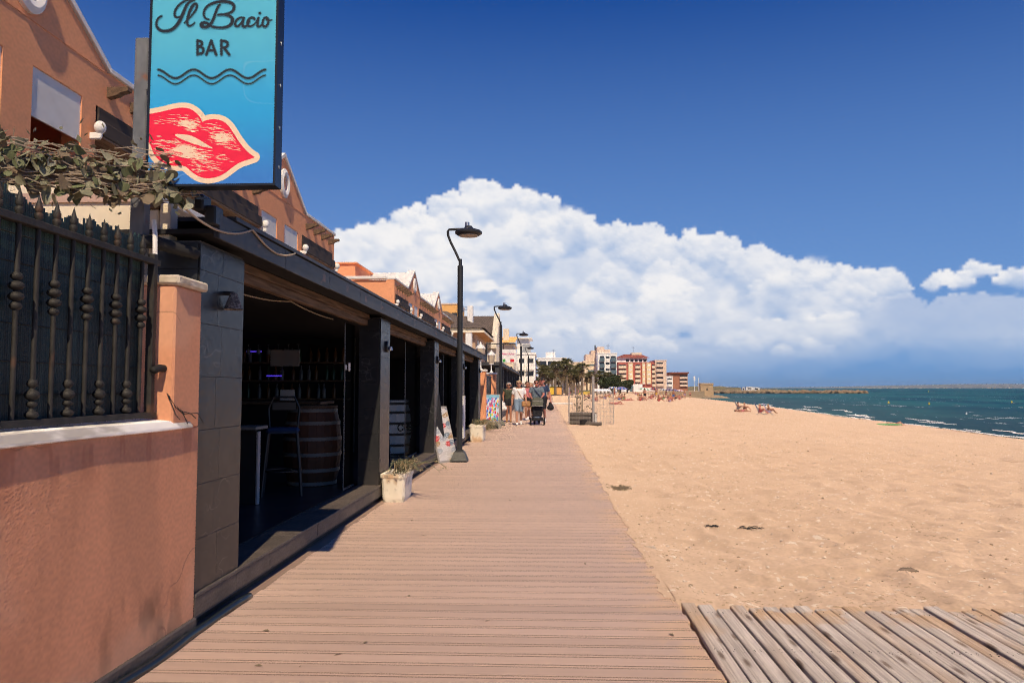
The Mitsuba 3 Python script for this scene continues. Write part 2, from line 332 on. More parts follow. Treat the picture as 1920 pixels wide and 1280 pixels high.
mat('scrub', proc(lambda p, n, uv: mix((.05, .06, .03), (.2, .16, .1), fbm(p.x * .08, p.y * .08, p.z * .3, 4))), .95)
mat('far_hill', proc(lambda p, n, uv: mix((.10, .11, .11), (.20, .20, .18), fbm(p.x * .002, p.y * .002, p.z * .02, 4))), .95)
mat('rock', proc(lambda p, n, uv: mix((.16, .115, .075), (.42, .32, .21), fbm(p.x * .9, p.y * .9, p.z * 1.2, 4))), .95)
mat('tower_stone', proc(lambda p, n, uv: mix((.36, .25, .145), (.50, .37, .235), fbm(p.x * .8, p.y * .8, p.z * 1.6, 4))), .95)
mat('leaf_dry', proc(lambda p, n, uv: mix((.10, .105, .06), (.30, .29, .20), fbm(p.x * 9, p.y * 9, p.z * 9, 3))), .7)
mat('leaf_olive', (.13, .15, .075), .7); mat('leaf_brown', (.17, .13, .085), .75); mat('leaf_pale', (.27, .27, .20), .7)
mat('twig', (.36, .29, .22), .8)
mat('palm_green', proc(lambda p, n, uv: mix((.11, .115, .045), (.24, .23, .11), noise(p.x * 1.3, p.y * 1.3, p.z * 1.3))), .6)
mat('palm_skirt', proc(lambda p, n, uv: mix((.15, .105, .06), (.27, .20, .125), noise(p.x * 2, p.y * 2, p.z * 2))), .85)
mat('palm_trunk', proc(lambda p, n, uv: mix((.12, .09, .065), (.22, .175, .13), noise(p.x * 3, p.y * 3, p.z * 6))), .9)
mat('tree_green', proc(lambda p, n, uv: mix((.02, .032, .012), (.06, .08, .03), noise(p.x, p.y, p.z))), .7)
mat('succulent', (.16, .17, .10), .7); mat('dry_plant', (.34, .27, .16), .8)
def planter_col(p, n, uv):
    a = fbm(p.x * 14, p.y * 9, p.z * 5, 4)
    c = mix((.82, .78, .68), (.74, .66, .52), a)
    c = mix(c, V(.50, .27, .10), smoothstep(.52, .74, fbm(p.x * 9, p.y * 9, p.z * 3 + 3, 4)) * .7)
    return c * (1 - .35 * smoothstep(.6, .75, fbm(p.x * 25, p.y * 25, p.z * 9, 3)))
mat('planter_white', proc(planter_col), .85, lambda p, n, uv: fbm(p.x * 30, p.y * 30, p.z * 12, 3) * .012)
mat('log_speckle', proc(lambda p, n, uv: mix((.06, .05, .045), (.34, .29, .25), smoothstep(.4, .75, noise(p.x * 140, p.y * 140, p.z * 140)))), .8)
mat('soil', (.07, .05, .035), .95)
scene['glass'] = {'type': 'thindielectric', 'int_ior': 1.5}
scene['dark_glass'] = {'type': 'thindielectric', 'int_ior': 1.5, 'specular_reflectance': C((.22, .22, .22)), 'specular_transmittance': C((.30, .34, .34))}
mat('pane', (.025, .03, .038), .12)
mat('skin', (.46, .235, .16), .55); mat('skin_tan', (.36, .165, .105), .5); mat('skin_red', (.50, .20, .15), .5)
mat('cloth_white', (.78, .78, .79), .85); mat('cloth_denim', (.20, .28, .38), .85); mat('cloth_green', (.05, .06, .038), .85)
mat('cloth_teal', proc(lambda p, n, uv: mix((.07, .11, .15), (.17, .21, .25), noise(p.x * 45, p.y * 45, p.z * 45))), .85)
mat('cloth_black', (.018, .018, .022), .85); mat('cloth_navy', (.03, .05, .11), .85); mat('cloth_pink', (.52, .17, .19), .85); mat('cushion_blue', (.02, .045, .11), .85); mat('cloth_blue', (.05, .12, .36), .85)
mat('cloth_red', (.42, .04, .045), .85); mat('cloth_yellow', (.70, .48, .06), .8); mat('cloth_lilac', (.30, .25, .42), .85); mat('cloth_green2', (.1, .35, .14), .85)
mat('hair_blond', (.36, .25, .14), .6); mat('hair_brown', (.07, .04, .025), .6); mat('hair_grey', (.34, .32, .30), .6); mat('dark_lens', (.01, .01, .012), .15)
mat('bag_tan', (.38, .20, .085), .7); mat('pram_olive', (.095, .10, .075), .8)

# ---------------------------------------------------------------- setting: ground, sand, sea
SHORE = np.array([(-60, 34), (0, 36.5), (40, 39), (65, 40.3), (105, 43), (141, 47), (196, 52), (243, 54.3), (289, 56), (330, 66), (420, 86)], float)
SEA = -2.8
def shore(y): return np.interp(y, SHORE[:, 0], SHORE[:, 1])
def grid(xs, ys, zf):
    X, Y = np.meshgrid(xs, ys); Z = zf(X, Y); nx = len(xs)
    v = np.stack([X, Y, Z], -1).reshape(-1, 3)
    i, j = np.meshgrid(np.arange(len(ys) - 1), np.arange(nx - 1), indexing='ij'); a = (i * nx + j).ravel()
    return trimesh.Trimesh(v, np.vstack([np.stack([a, a + 1, a + nx + 1], 1), np.stack([a, a + nx + 1, a + nx], 1)]), process=False)
def prog(a, s, g, b):
    o = [a]
    while o[-1] < b: o.append(o[-1] + s); s *= g
    return o
def sand_z(X, Y):
    xs_ = shore(Y) + 1.0 * (meshkit.fbm(np.stack([Y / 14, X * 0, X * 0], -1), 3, 2) - .5) * 2
    d = xs_ - X; t = np.clip((X - 3) / (xs_ - 3), 0, 1.6); e = 1.45 + np.clip((Y - 60) / 150, 0, 1) * 1.5
    z = SEA * np.maximum(t, 1e-6) ** e - .035
    P = np.stack([X, Y, X * 0], -1)
    dist = np.hypot(X, Y); amp = np.clip((z - SEA) / .5, .1, 1)
    fp = meshkit.noise(P * [2.7, 2.7, 1], 4); fp2 = meshkit.noise(P * [5.7, 5.7, 1], 14)
    rid = 1 - np.abs(2 * fp - 1)
    h = .062 * (rid - .6) + .034 * (fp2 - .5) + .05 * (meshkit.fbm(P * [.6, .6, 1], 3, 6) - .5) + .012 * (meshkit.noise(P * [13, 13, 1], 8) - .5)
    fade = np.clip((X - .9) / .8, .12, 1)
    z = z + h * amp * fade + .02 * np.exp(-((X - .9) / .25) ** 2)
    under = np.clip((5.34 - Y + .05 * (meshkit.noise(P * [6, 6, 1], 3) - .5)) / .12, 0, 1) * np.clip((3.75 - X) / .2, 0, 1)
    z = z - under * .05
    # sand drifted over the end of the grey planks' border board
    z = z + .03 * np.clip((Y - 5.2) / .2, 0, 1) * np.clip((7.5 - Y) / 1.5, 0, 1) * np.exp(-((X - 1.0) / .25) ** 2)
    return z
ys = list(np.arange(-9, 3.4, .4)) + prog(3.4, .032, 1.0095, 440)
xs = prog(.885, .03, 1.0108, 110)
put('beach', grid(np.array(xs), np.array(ys), sand_z), 'sand', smooth=True, kind='structure')
put('ground', grid(np.array([-6000, -60, -2.3, .92]), np.array([-300, 0, 60, 440, 3000]), lambda X, Y: X * 0 - .075), 'land', kind='structure')
put('deck_bed', MB().box(-2.3, .88, 1, 150, -.07, -.0012), 'deck_joint', kind='structure')
sx = np.array(prog(30, .45, 1.03, 12000)); sy = np.array([-400, -100] + prog(-20, .8, 1.022, 12000))
def sea_z(X, Y):
    P = np.stack([X * .28 + .05 * Y, Y * .07, X * 0], -1)
    D = np.hypot(X, Y); k = np.clip((300 - D) / 200, 0, 1) * np.clip((X - shore(Y)) / 25, .12, 1)
    w = meshkit.noise(P, 3); w2 = meshkit.noise(P * [3, 3, 1] + 5, 6)
    return SEA + k * (.5 * (1 - np.abs(2 * w - 1)) ** 2 + .12 * w2 - .2)
put('sea', grid(sx, sy, sea_z), 'sea_water', smooth=True, kind='structure')
# wash of foam (thin) along the water's edge
fm = MB()
for k in range(30):
    y0 = 34 + k ** 1.6 * .9; L = rr(2, 7) * (1 + y0 / 90); off = rr(.2, 9) if k % 3 else rr(-.3, .4)
    tt = np.linspace(0, 1, 14); yy = y0 + tt * L
    cx = shore(yy) + off + .35 * np.sin(yy * 1.3 + k) + .25 * np.sin(yy * .5)
    w = (.05 + .14 * rr(0, 1)) * np.sin(np.pi * tt) ** .6 * (1 + y0 / 130)
    zz = np.maximum(sand_z(cx, yy), sea_z(cx, yy)) + .045
    a = np.stack([cx - w, yy, zz], 1); b = np.stack([cx, yy, zz + .06], 1); c = np.stack([cx + w, yy, zz], 1)
    v = np.vstack([a, b, c]); n = 14; f = []
    for r in (0, 1):
        for i in range(n - 1): f.append((r * n + i, (r + 1) * n + i, (r + 1) * n + i + 1, r * n + i + 1))
    fm.add(v, f)
for k in range(16):                                        # the wash right at the edge
    y0 = 36 + k * 9.5; tt = np.linspace(0, 1, 24); yy = y0 + tt * rr(7, 12); cx = shore(yy) + .25 * np.sin(yy * .9 + k) + .15 * np.sin(yy * 2.7)
    w = (.05 + .10 * meshkit.noise(np.stack([yy * 1.5, yy * 0 + k, yy * 0], -1), 5)) * np.sin(np.pi * tt) ** .4; zz = np.maximum(sand_z(cx, yy), sea_z(cx, yy)) + .03
    v = np.vstack([np.stack([cx - w, yy, zz], 1), np.stack([cx + w, yy, zz + .03], 1)]); fm.add(v, [(i, 24 + i, 24 + i + 1, i + 1) for i in range(23)])
put('sea_foam', fm, 'foam', smooth=True, label='thin white lines of foam where waves meet the sand', cat='foam', kind='stuff')

# ---------------------------------------------------------------- boardwalk
prof = Polygon([(0, -.03), (0, -.001), (.001, 0), (.018, 0), (.0185, -.006), (.0325, -.006), (.033, 0), (.1435, 0), (.1445, -.001), (.1445, -.03)])
board = shp(MB().prism(prof, -2.04, .888, 'yz'), 'deck_board')
NB = 275
tag('boardwalk', 'pinkish brown composite deck boardwalk running along the beach', None, kind='structure'); used.add('boardwalk')
for k in range(NB):
    put('board', board, 'deck_board', 'boardwalk', xf=M4((rr(-.012, .012), 2.0 + k * PITCH, rr(-.0004, .0006)), rx=rr(-.002, .002)))
fb = MB()
for k in range(NB, 920): fb.box(-2.04, .888, 2 + k * PITCH, 2 + k * PITCH + .146, -.03, rr(-.002, .001))
put('far_boards', fb, 'deck_board', 'boardwalk', kind='stuff')

sd_ = []; rs = np.random.default_rng(4)
for k in range(240):
    y = 5.6 + 40 * rs.random() ** 1.6; w = rs.uniform(.012, .055) * (1 + 1.2 * (rs.random() < .10)); L = rs.uniform(.08, .45)
    a = np.linspace(0, 2 * math.pi, 14)[:-1]; q = 1 + .28 * rs.normal(0, 1, 13)
    sd_.append(affinity.rotate(Polygon(np.stack([.892 + w * q * np.cos(a), y + L * q * np.sin(a)], 1)).buffer(0), rs.uniform(-8, 8)))
sd_ = unary_union(sd_).intersection(sbox(.5, 3, .887, 60)).buffer(0)
put('sand_drift', MB().prism(sd_, .0012, .0045, 'xy'), 'sand', label='thin tongues of sand blown over the boardwalk edge', cat='sand', kind='stuff')

# grey weathered planks at the lower right
tag('plank_path', 'weathered grey plank path laid on the sand', None, kind='structure'); used.add('plank_path')
nails = MB()
for k in range(26):
    x0 = GX0 + k * GP; w = GP - rr(.010, .019); y1 = 5.22 + rr(-.05, .06) - (.0 if k else -.1)
    tk = .034
    b = MB(); n = 16; yy = np.linspace(1.4, y1, n)
    e0 = x0 + .0035 * (meshkit.noise(np.stack([yy * 2, yy * 0 + k, yy * 0], -1), 2) - .5) * 2; e1 = x0 + w + .0035 * (meshkit.noise(np.stack([yy * 2, yy * 0 + k, yy * 0], -1), 9) - .5) * 2
    zt = rr(-.004, .004) + .003 * (meshkit.noise(np.stack([yy, yy * 0 + k, yy * 0], -1), 5) - .5); c = .006
    rings = [np.stack([e0, yy, zt - tk], 1), np.stack([e0, yy, zt - c], 1), np.stack([e0 + c, yy, zt], 1), np.stack([e1 - c, yy, zt + rr(-.002, .002)], 1), np.stack([e1, yy, zt - c], 1), np.stack([e1, yy, zt - tk], 1)]
    v = np.stack(rings, 1).reshape(-1, 3); f = [(i * 6 + j, i * 6 + j + 1, (i + 1) * 6 + j + 1, (i + 1) * 6 + j) for i in range(n - 1) for j in range(5)]
    b.add(v, f); e = (n - 1) * 6; b.add(v[e:e + 6], [(0, 1, 2, 3), (0, 3, 4, 5)])
    put('plank', b, 'grey_plank', 'plank_path')
    for ny in (4.36, 4.385, 3.4, 5.1):
        for fx in (.27, .72):
            if rr(0, 1) < .85: nails.lathe([(0, .0016), (.0035, .0012), (.0045, -.002)], (x0 + w * fx + rr(-.008, .008), ny + rr(-.012, .012), float(np.mean(zt)) + .0005), 6)
put('nail', nails, 'black_metal', 'plank_path', kind='stuff')
put('border_board', MB().cbox(.905, 1.01, 5.36, 7.2, -.05, -.006, .004), 'grey_plank', 'plank_path', label='border board half buried in sand')

# ---------------------------------------------------------------- garden wall with railing (left foreground)
gw = thing('garden_wall', 'low salmon stucco garden wall with white ledge and square end pillar', 'wall')
wall = MB()
def facade_grid(y0, y1, z0, z1, x, n=60, m=30):
    Y, Z = np.meshgrid(np.linspace(y0, y1, n), np.linspace(z0, z1, m))
    P = np.stack([Y * 3, Z * 3, Y * 0], -1)
    X = x + .004 * (meshkit.fbm(P, 3, 4) - .5)
    v = np.stack([X, Y, Z], -1).reshape(-1, 3); i, j = np.meshgrid(np.arange(m - 1), np.arange(n - 1), indexing='ij'); a = (i * n + j).ravel()
    return v, np.vstack([np.stack([a, a + 1, a + n + 1], 1), np.stack([a, a + n + 1, a + n], 1)])
wall.add(*facade_grid(-2.5, 4.555, -.05, 1.215, -2.1)); wall.box(-2.42, -2.106, -2.5, 4.55, -.05, 1.212)
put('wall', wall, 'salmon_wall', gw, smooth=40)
put('foot_kerb', MB().cbox(-2.13, -2.082, -2.5, 4.565, -.04, .085, .008), 'kerb_stone', gw, label='slim dark kerb along the wall foot')
lg = MB()
ly = np.linspace(-2.5, 4.44, 90); pr = [(-2.38, 1.216), (-2.086, 1.216), (-2.077, 1.222), (-2.080, 1.232), (-2.108, 1.266), (-2.38, 1.288)]
ring = np.array([[(x + .0012 * math.sin(y * 5), y, z + .0015 * math.sin(y * 4 + 1)) for i, (x, z) in enumerate(pr)] for y in ly])
n6 = len(pr); lg.add(ring.reshape(-1, 3), [(i * n6 + j, i * n6 + (j + 1) % n6, (i + 1) * n6 + (j + 1) % n6, (i + 1) * n6 + j) for i in range(len(ly) - 1) for j in range(n6)])
lg.add(ring[-1], [(0, 1, 2, 3), (0, 3, 4, 5)])
# the ledge dies into the pillar: clip behind the pillar's face
put('ledge', lg, 'ledge_white', gw, label='rough white ledge along the wall top')
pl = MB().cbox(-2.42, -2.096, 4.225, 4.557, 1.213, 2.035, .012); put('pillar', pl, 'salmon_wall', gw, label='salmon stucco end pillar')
cp = MB().cbox(-2.45, -2.070, 4.205, 4.590, 2.036, 2.092, .012); put('pillar_cap', cp, 'cap_stone', gw, label='chipped cream stone cap on the pillar')
hp = MB(); hp.tube([(-2.155, 4.25, 1.56), (-2.155, 4.17, 1.56), (-2.16, 4.12, 1.545)], .021, 12); put('drain_pipe', hp, 'black_rubber', gw, smooth=True)

rl = thing('railing', 'rusty wrought iron railing backed by dark green cane screen', 'railing')
XF = -2.2
for z, t in ((2.155, .016), (1.30, .016)):
    put('rail', MB().cbox(XF - .022, XF + .022, -2, 4.21, z - t, z + t, .003), 'old_iron', rl)
put('end_post', MB().cbox(XF - .02, XF + .02, 4.14, 4.18, 1.285, 2.2, .003), 'old_iron', rl)
def bal(mid):
    m = MB(); pr = [(.0, 1.31), (.0108, 1.31)]
    def bead(z, r, h): r *= 1.25; return [(.0108, z - h), (r * .8, z - h * .6), (r, z), (r * .8, z + h * .6), (.0108, z + h)]
    for z, r, h in ([(1.79, .020, .018), (1.83, .026, .02), (1.875, .026, .02), (1.915, .020, .018)] if mid else [(1.335, .024, .018), (1.38, .019, .014), (1.42, .026, .024), (1.47, .019, .02)]): pr += bead(z, r, h)
    pr += [(.0108, 2.16), (.012, 2.18), (.018, 2.19), (.018, 2.205), (.011, 2.21), (.018, 2.225), (.013, 2.245), (.0, 2.295)]
    m.lathe(pr, (0, 0, 0), 10); return shp(m, 'old_iron', 75)
bl = [bal(True), bal(False)]
for k in range(26):
    put('baluster', bl[k % 2], 'old_iron', rl, xf=M4((XF, 4.05 - k * .123, 0), rz=rr(0, 3)))
cs = MB()
for k in range(470):
    y = 4.12 - k * .013; h = 2.24 + .03 * math.sin(y * 5) + rr(-.02, .02) + .05 * meshkit.noise(np.array([y * 3, 0, 0]), 3)
    cs.box(XF - .050 + rr(-.004, .004), XF - .044, y - .0058, y + .0058, 1.30, h)
put('cane_screen', cs, 'cane_screen', rl, kind='stuff')
wr = MB()
for z in (1.42, 1.56, 1.72, 1.98, 2.1): wr.tube([(XF - .04, -1.6, z), (XF - .04, 1.3, z + .006), (XF - .04, 4.12, z)], .0022, 5)
put('tie_wire', wr, 'old_iron', rl)
# loose wires by the pillar foot
lw = MB()
for a in range(4): lw.tube([(-2.12, 4.20, 1.42), (-2.09, 4.2 + .05 * a, 1.36 - .02 * a), (-2.075, 4.22 + .09 * a, 1.30), (-2.07, 4.26 + .1 * a, 1.27 - .03 * (a % 2))], .0025, 5)
put('loose_wire', lw, 'cable_black', label='loose dark wires hanging at the foot of the salmon pillar', cat='wire')

# black pipe and dark gap along the wall foot
pp = MB(); yy = np.linspace(1.5, 5.3, 40); pp.tube(np.stack([-2.060 + .008 * np.sin(yy * 5), yy, .012 + .004 * np.sin(yy * 9)], 1), .027, 12)
put('drain_hose', pp, 'black_pipe', smooth=True, label='glossy black hose along the foot of the salmon wall', cat='hose')
# ---------------------------------------------------------------- sign post, light box sign
sp = thing('sign_post', 'rusty grey square steel post standing behind the blue bar sign', 'post')
put('post', MB().cbox(-2.427, -2.345, 4.31, 4.39, 2.09, 3.525, .006), 'rust_post', sp)
put('bracket', MB().box(-2.345, -2.28, 4.29, 4.31, 2.78, 2.83).box(-2.345, -2.28, 4.29, 4.31, 3.2, 3.25), 'rust_post', sp)
sg = thing('bar_sign', 'blue light box sign with red lips and black script lettering', 'sign')
# affine map photo pixel -> (x, z) on the sign's face
SY = 4.22
def px(u, v):
    f = 1430.0; R = np.array([0.99906488, 0.04323616, 0]); U = np.array([0.0026256, -0.06067009, 0.99815442])
    r = FWD + R * (u - 960) / f - U * (v - 640) / f; t = SY / r[1]; return (r[0] * t, 1.45 + r[2] * t)
sx0, sx1, sz0, sz1 = px(281, 200)[0], px(515, 200)[0], px(400, 345)[1], 3.72
fr = MB(); t = .013; D1 = SY + .095
fr.box(sx0 - t, sx0, SY - .006, D1, sz0 - t, sz1 + t); fr.box(sx1, sx1 + t, SY - .006, D1, sz0 - t, sz1 + t); fr.box(sx0, sx1, SY - .006, D1, sz0 - t, sz0); fr.box(sx0, sx1, SY - .006, D1, sz1, sz1 + t)
put('frame', fr, 'sign_frame', sg); put('back_panel', MB().box(sx0, sx1, D1 - .01, D1 - .002, sz0, sz1), 'sign_frame', sg)
rv = MB()
for z in (2.72, 2.95, 3.2, 3.45): rv.ico((sx1 + t + .001, SY + .05, z), (.004, .005, .012), 1)
put('rivet', rv, 'steel', sg)
def panel_col(p, n, uv):
    t = smoothstep(2.55, 3.1, p.z); c = mix((.055, .20, .60), (.035, .36, .72), t); c = mix(c, V(.10, .47, .66), smoothstep(3.0, 3.55, p.z))
    s = smoothstep(.012, .0, dr.abs(fbm(p.x * 2.5, p.z * 2.5, 3, 2) - .5)) * .12
    return mix(c, V(.5, .7, .8), s)
mat('sign_blue', proc(panel_col), .22)
mat('sign_cream', (.80, .62, .45), .35); mat('sign_red', (.80, .020, .060), .35); mat('sign_black', (.018, .024, .030), .35); mat('sign_halo', (.05, .24, .34), .35)
put('panel', MB().box(sx0, sx1, SY, SY + .006, sz0, sz1), 'sign_blue', sg)
PB = sbox(sx0 + .001, sz0 + .001, sx1 - .001, sz1)
def cz(pts): return [px(280 + x / 7.11, 180 + y / 7.11) for x, y in pts]
def smoothp(pts, n=3):
    p = np.array(pts, float)
    for _ in range(n): q = np.roll(p, -1, 0); p = np.stack([.75 * p + .25 * q, .25 * p + .75 * q], 1).reshape(-1, 2)
    return p
lip = Polygon(smoothp(cz([(-60, 250), (22, 240), (200, 205), (330, 170), (450, 155), (550, 172), (630, 228), (690, 300), (705, 350), (712, 345), (770, 322), (850, 310), (930, 318), (1000, 348), (1070, 410), (1130, 510), (1210, 630), (1290, 730), (1390, 808), (1412, 816), (1390, 828),
       (1320, 850), (1200, 890), (1100, 960), (1000, 1040), (900, 1085), (780, 1105), (660, 1080), (560, 1010), (500, 950), (440, 928), (330, 938), (230, 910), (130, 860), (60, 780), (30, 680), (-40, 560)]), 2)).buffer(0)
cream = lip.buffer(.030).intersection(PB); lipc = lip.intersection(PB)
lay = [0]
def decal(name, poly, m, lab=None):
    lay[0] += 1; y = SY - .0006 * lay[0]
    put(name, MB().prism(poly, y - .0004, y, 'xz'), m, sg, label=lab)
lay[0] = 0
decal('lip_outline', cream, 'sign_cream', 'cream border around the red lips')
decal('lips', lipc, 'sign_red', 'red engraved lips')
hl = []
rs = random.Random(3)
def spindle(x, y, L, w, a):
    ca, sa = math.cos(a), math.sin(a)
    return [Polygon(cz([(x - L * ca, y - L * sa), (x + w * sa * 1.0, y - w * ca), (x + L * ca, y + L * sa), (x - w * sa, y + w * ca)]))]
for cx, cy, rx, ry, n in ((520, 375, 130, 70, 60), (400, 330, 150, 60, 26), (960, 560, 140, 85, 75), (860, 430, 110, 50, 24), (480, 720, 250, 75, 130), (600, 800, 200, 50, 60), (300, 620, 150, 50, 30), (720, 880, 160, 60, 26), (960, 820, 120, 60, 16), (660, 980, 160, 60, 22), (200, 780, 120, 60, 22), (1100, 700, 80, 40, 12), (160, 330, 100, 50, 8), (560, 480, 80, 20, 10), (300, 870, 160, 30, 14), (850, 960, 100, 50, 9), (130, 620, 70, 90, 12)):
    for _ in range(n):
        x, y = rs.gauss(cx, rx * .55), rs.gauss(cy, ry * .55); dd = ((x - cx) / rx) ** 2 + ((y - cy) / ry) ** 2
        hl += spindle(x, y, rs.uniform(25, 75) * (1 if n > 30 else .8), rs.uniform(2.5, 5) + (6 if dd < .5 and n > 50 else 0), rs.uniform(.04, .22))
for x0, y0, x1, y1 in ((980, 470, 1110, 600), (1010, 470, 1200, 690), (1040, 460, 1180, 640)): hl += spindle((x0 + x1) / 2, (y0 + y1) / 2, 110, 5, math.atan2(y1 - y0, x1 - x0))
hl.append(Polygon(smoothp(cz([(330, 510), (430, 512), (550, 525), (650, 575), (760, 645), (880, 712), (740, 682), (600, 642), (460, 592), (370, 550)]), 2)))
hp_ = unary_union([h.buffer(0) for h in hl]).intersection(lip.buffer(-.009)).intersection(PB)
slit = LineString(cz([(300, 470), (420, 475), (560, 498), (680, 545), (800, 620), (930, 720)])).buffer(.006).union(LineString(cz([(340, 550), (480, 620), (640, 675), (800, 712), (960, 740)])).buffer(.005))
decal('lip_highlight', hp_.difference(slit), 'sign_cream', 'cream engraved highlights on the lips')
# lettering, drawn in photo pixels of the sign face
def bez(p0, p1, p2, p3, n=12):
    t = np.linspace(0, 1, n)[:, None]; p0, p1, p2, p3 = map(np.array, (p0, p1, p2, p3))
    return (1 - t) ** 3 * p0 + 3 * t * (1 - t) ** 2 * p1 + 3 * t * t * (1 - t) * p2 + t ** 3 * p3
def stroke(pts, w0, w1=None, wm=None):
    """pts: chain of bezier control points (3k+1) in crop px (3.2 per photo px); widths in the same unit"""
    c = np.vstack([bez(*pts[i:i + 4]) for i in range(0, len(pts) - 1, 3)])
    n = len(c); t = np.linspace(0, 1, n); w1 = w0 if w1 is None else w1; wm = max(w0, w1) if wm is None else wm
    w = np.where(t < .5, w0 + (wm - w0) * t * 2, wm + (w1 - wm) * (t - .5) * 2)
    out = []
    for i in range(n - 1):
        a, b = px(*(c[i] / 3.2)), px(*(c[i + 1] / 3.2)); k = .00128
        out.append(unary_union([Point(a).buffer(w[i] * k * .5, 6), Point(b).buffer(w[i + 1] * k * .5, 6)]).convex_hull)
    return unary_union(out)
L = []
# script capital I with a long entry curl
L.append(stroke([(970, 100), (930, 115), (925, 185), (985, 190), (1060, 195), (1085, 120), (1110, 60), (1122, 30), (1135, 10), (1165, 5)], 8, 10, 15))
L.append(stroke([(1165, 5), (1130, -5), (1100, 10), (1075, 35), (1045, 65), (1040, 105), (1065, 108), (1085, 108), (1100, 90), (1105, 80)], 8, 6, 10))
# l
L.append(stroke([(1110, 140), (1150, 100), (1195, 55), (1180, 30), (1160, 10), (1130, 90), (1125, 130), (1122, 165), (1145, 168), (1168, 140)], 6, 6, 14))
# B
L.append(stroke([(1320, 30), (1290, 60), (1290, 150), (1240, 165), (1205, 170), (1200, 140), (1230, 140), (1255, 142), (1260, 165), (1300, 170)], 10, 8, 17))
L.append(stroke([(1255, 120), (1210, 120), (1210, 45), (1280, 22), (1350, 0), (1415, 15), (1405, 55), (1398, 85), (1350, 92), (1310, 92)], 7, 9, 14))
L.append(stroke([(1310, 92), (1370, 85), (1405, 105), (1395, 135), (1385, 172), (1320, 178), (1275, 160)], 9, 7, 16))
# a
L.append(stroke([(1462, 112), (1440, 100), (1412, 125), (1412, 148), (1415, 172), (1440, 165), (1462, 118)], 8, 8, 11))
L.append(stroke([(1464, 112), (1455, 140), (1450, 165), (1470, 163), (1485, 160), (1492, 145), (1500, 130)], 11, 5, 11))
# c
L.append(stroke([(1528, 118), (1522, 100), (1488, 110), (1486, 142), (1486, 172), (1515, 165), (1540, 135)], 10, 5, 11))
# i
L.append(stroke([(1540, 135), (1548, 115), (1552, 108), (1552, 112), (1545, 145), (1542, 168), (1558, 162), (1570, 158), (1576, 145), (1582, 130)], 6, 5, 11))
L.append(Point(px(1560 / 3.2, 82 / 3.2)).buffer(.007))
# o
L.append(stroke([(1600, 108), (1575, 108), (1568, 165), (1590, 163), (1615, 160), (1618, 112), (1600, 110), (1595, 125), (1612, 130), (1630, 122)], 9, 5, 10))
# BAR in a plain sans
W = 14
for seg in ([(1187, 245), (1187, 330)], [(1187, 250), (1203, 250), (1212, 257), (1213, 270), (1205, 280), (1187, 283)], [(1187, 283), (1208, 284), (1221, 294), (1222, 312), (1210, 324), (1187, 326)],
            [(1240, 330), (1269, 248), (1298, 330)], [(1252, 305), (1288, 305)], [(1330, 330), (1330, 245)], [(1330, 250), (1352, 250), (1366, 258), (1367, 276), (1356, 288), (1330, 290)], [(1345, 290), (1376, 330)]):
    L.append(LineString([px(a / 3.2, b / 3.2) for a, b in seg]).buffer(W * .00099 * .5, join_style=1))
# twin wave lines
for dy, w in ((0, 13), (34, 8)):
    xs_ = np.linspace(952, 1592, 80); yv = 446 + dy - 26 * np.cos((xs_ - 945) / 218 * 2 * np.pi)
    L.append(LineString([px(a / 3.2, b / 3.2) for a, b in zip(xs_, yv)]).buffer(w * .00099 * .42))
ink = unary_union(L).intersection(PB)
decal('lettering_halo', ink.buffer(.004).intersection(PB), 'sign_halo')
decal('lettering', ink, 'sign_black', 'black script and capital lettering with two wave lines')

# ---------------------------------------------------------------- beach bar
bb = thing('beach_bar', 'long low bar front of black slate pillars with dark fascia', 'bar')
PY = [(4.575, 5.26), (9.76, 10.35), (14.58, 15.15), (19.45, 20.02), (24.25, 25.0)]
TF = {}
def tile(w, h):
    k = (round(w, 3), round(h, 3))
    if k not in TF: TF[k] = shp(MB().cbox(0, .012, .0008, w - .0008, .0008, h - .0008, .0012), 'slate_tile')
    return TF[k]
zs = [.214, .53, .86, 1.19, 1.52, 1.85, 2.18, 2.345]
for i, (a, b) in enumerate(PY):
    p = put('pillar', MB().box(-2.40, -2.130, a + .012, b - .004, .15, 2.36), 'grout', bb)
    off = .33 if i % 2 == 0 else .28
    for j in range(7):
        h = zs[j + 1] - zs[j]
        cuts = [a, a + (off if j % 2 == 0 else off - .07), b]
        for c0, c1 in zip(cuts, cuts[1:]):
            put('tile', tile(c1 - c0, h), 'slate_tile', p, xf=M4((-2.132 + rr(-.0006, .0006), c0, zs[j]), rz=rr(-.001, .001)))
        put('tile', tile(.268, h), 'slate_tile', p, xf=M4((-2.132, a + .012, zs[j])) @ T().rotate([0, 0, 1], 90).translate([-.012, 0, 0]).scale([-1, 1, 1]))
kb = put('kerb', MB().box(-2.4, -2.112, 4.57, 25.8, .06, .20), 'grout', bb)
y = 4.57
ks = {}
while y < 25.7:
    w = .62
    if w not in ks: ks[w] = shp(MB().cbox(-2.40, -2.096, .002, w - .002, .192, .2135, .004).cbox(-2.113, -2.100, .002, w - .002, .078, .1915, .003), 'kerb_stone')
    put('slab', ks[w], 'kerb_stone', kb, xf=M4((rr(-.002, .002), y, rr(-.0015, .0015)))); y += w
put('plinth', MB().box(-2.5, -2.16, 4.0, 25.8, -.05, .06), 'ground_dark', bb)
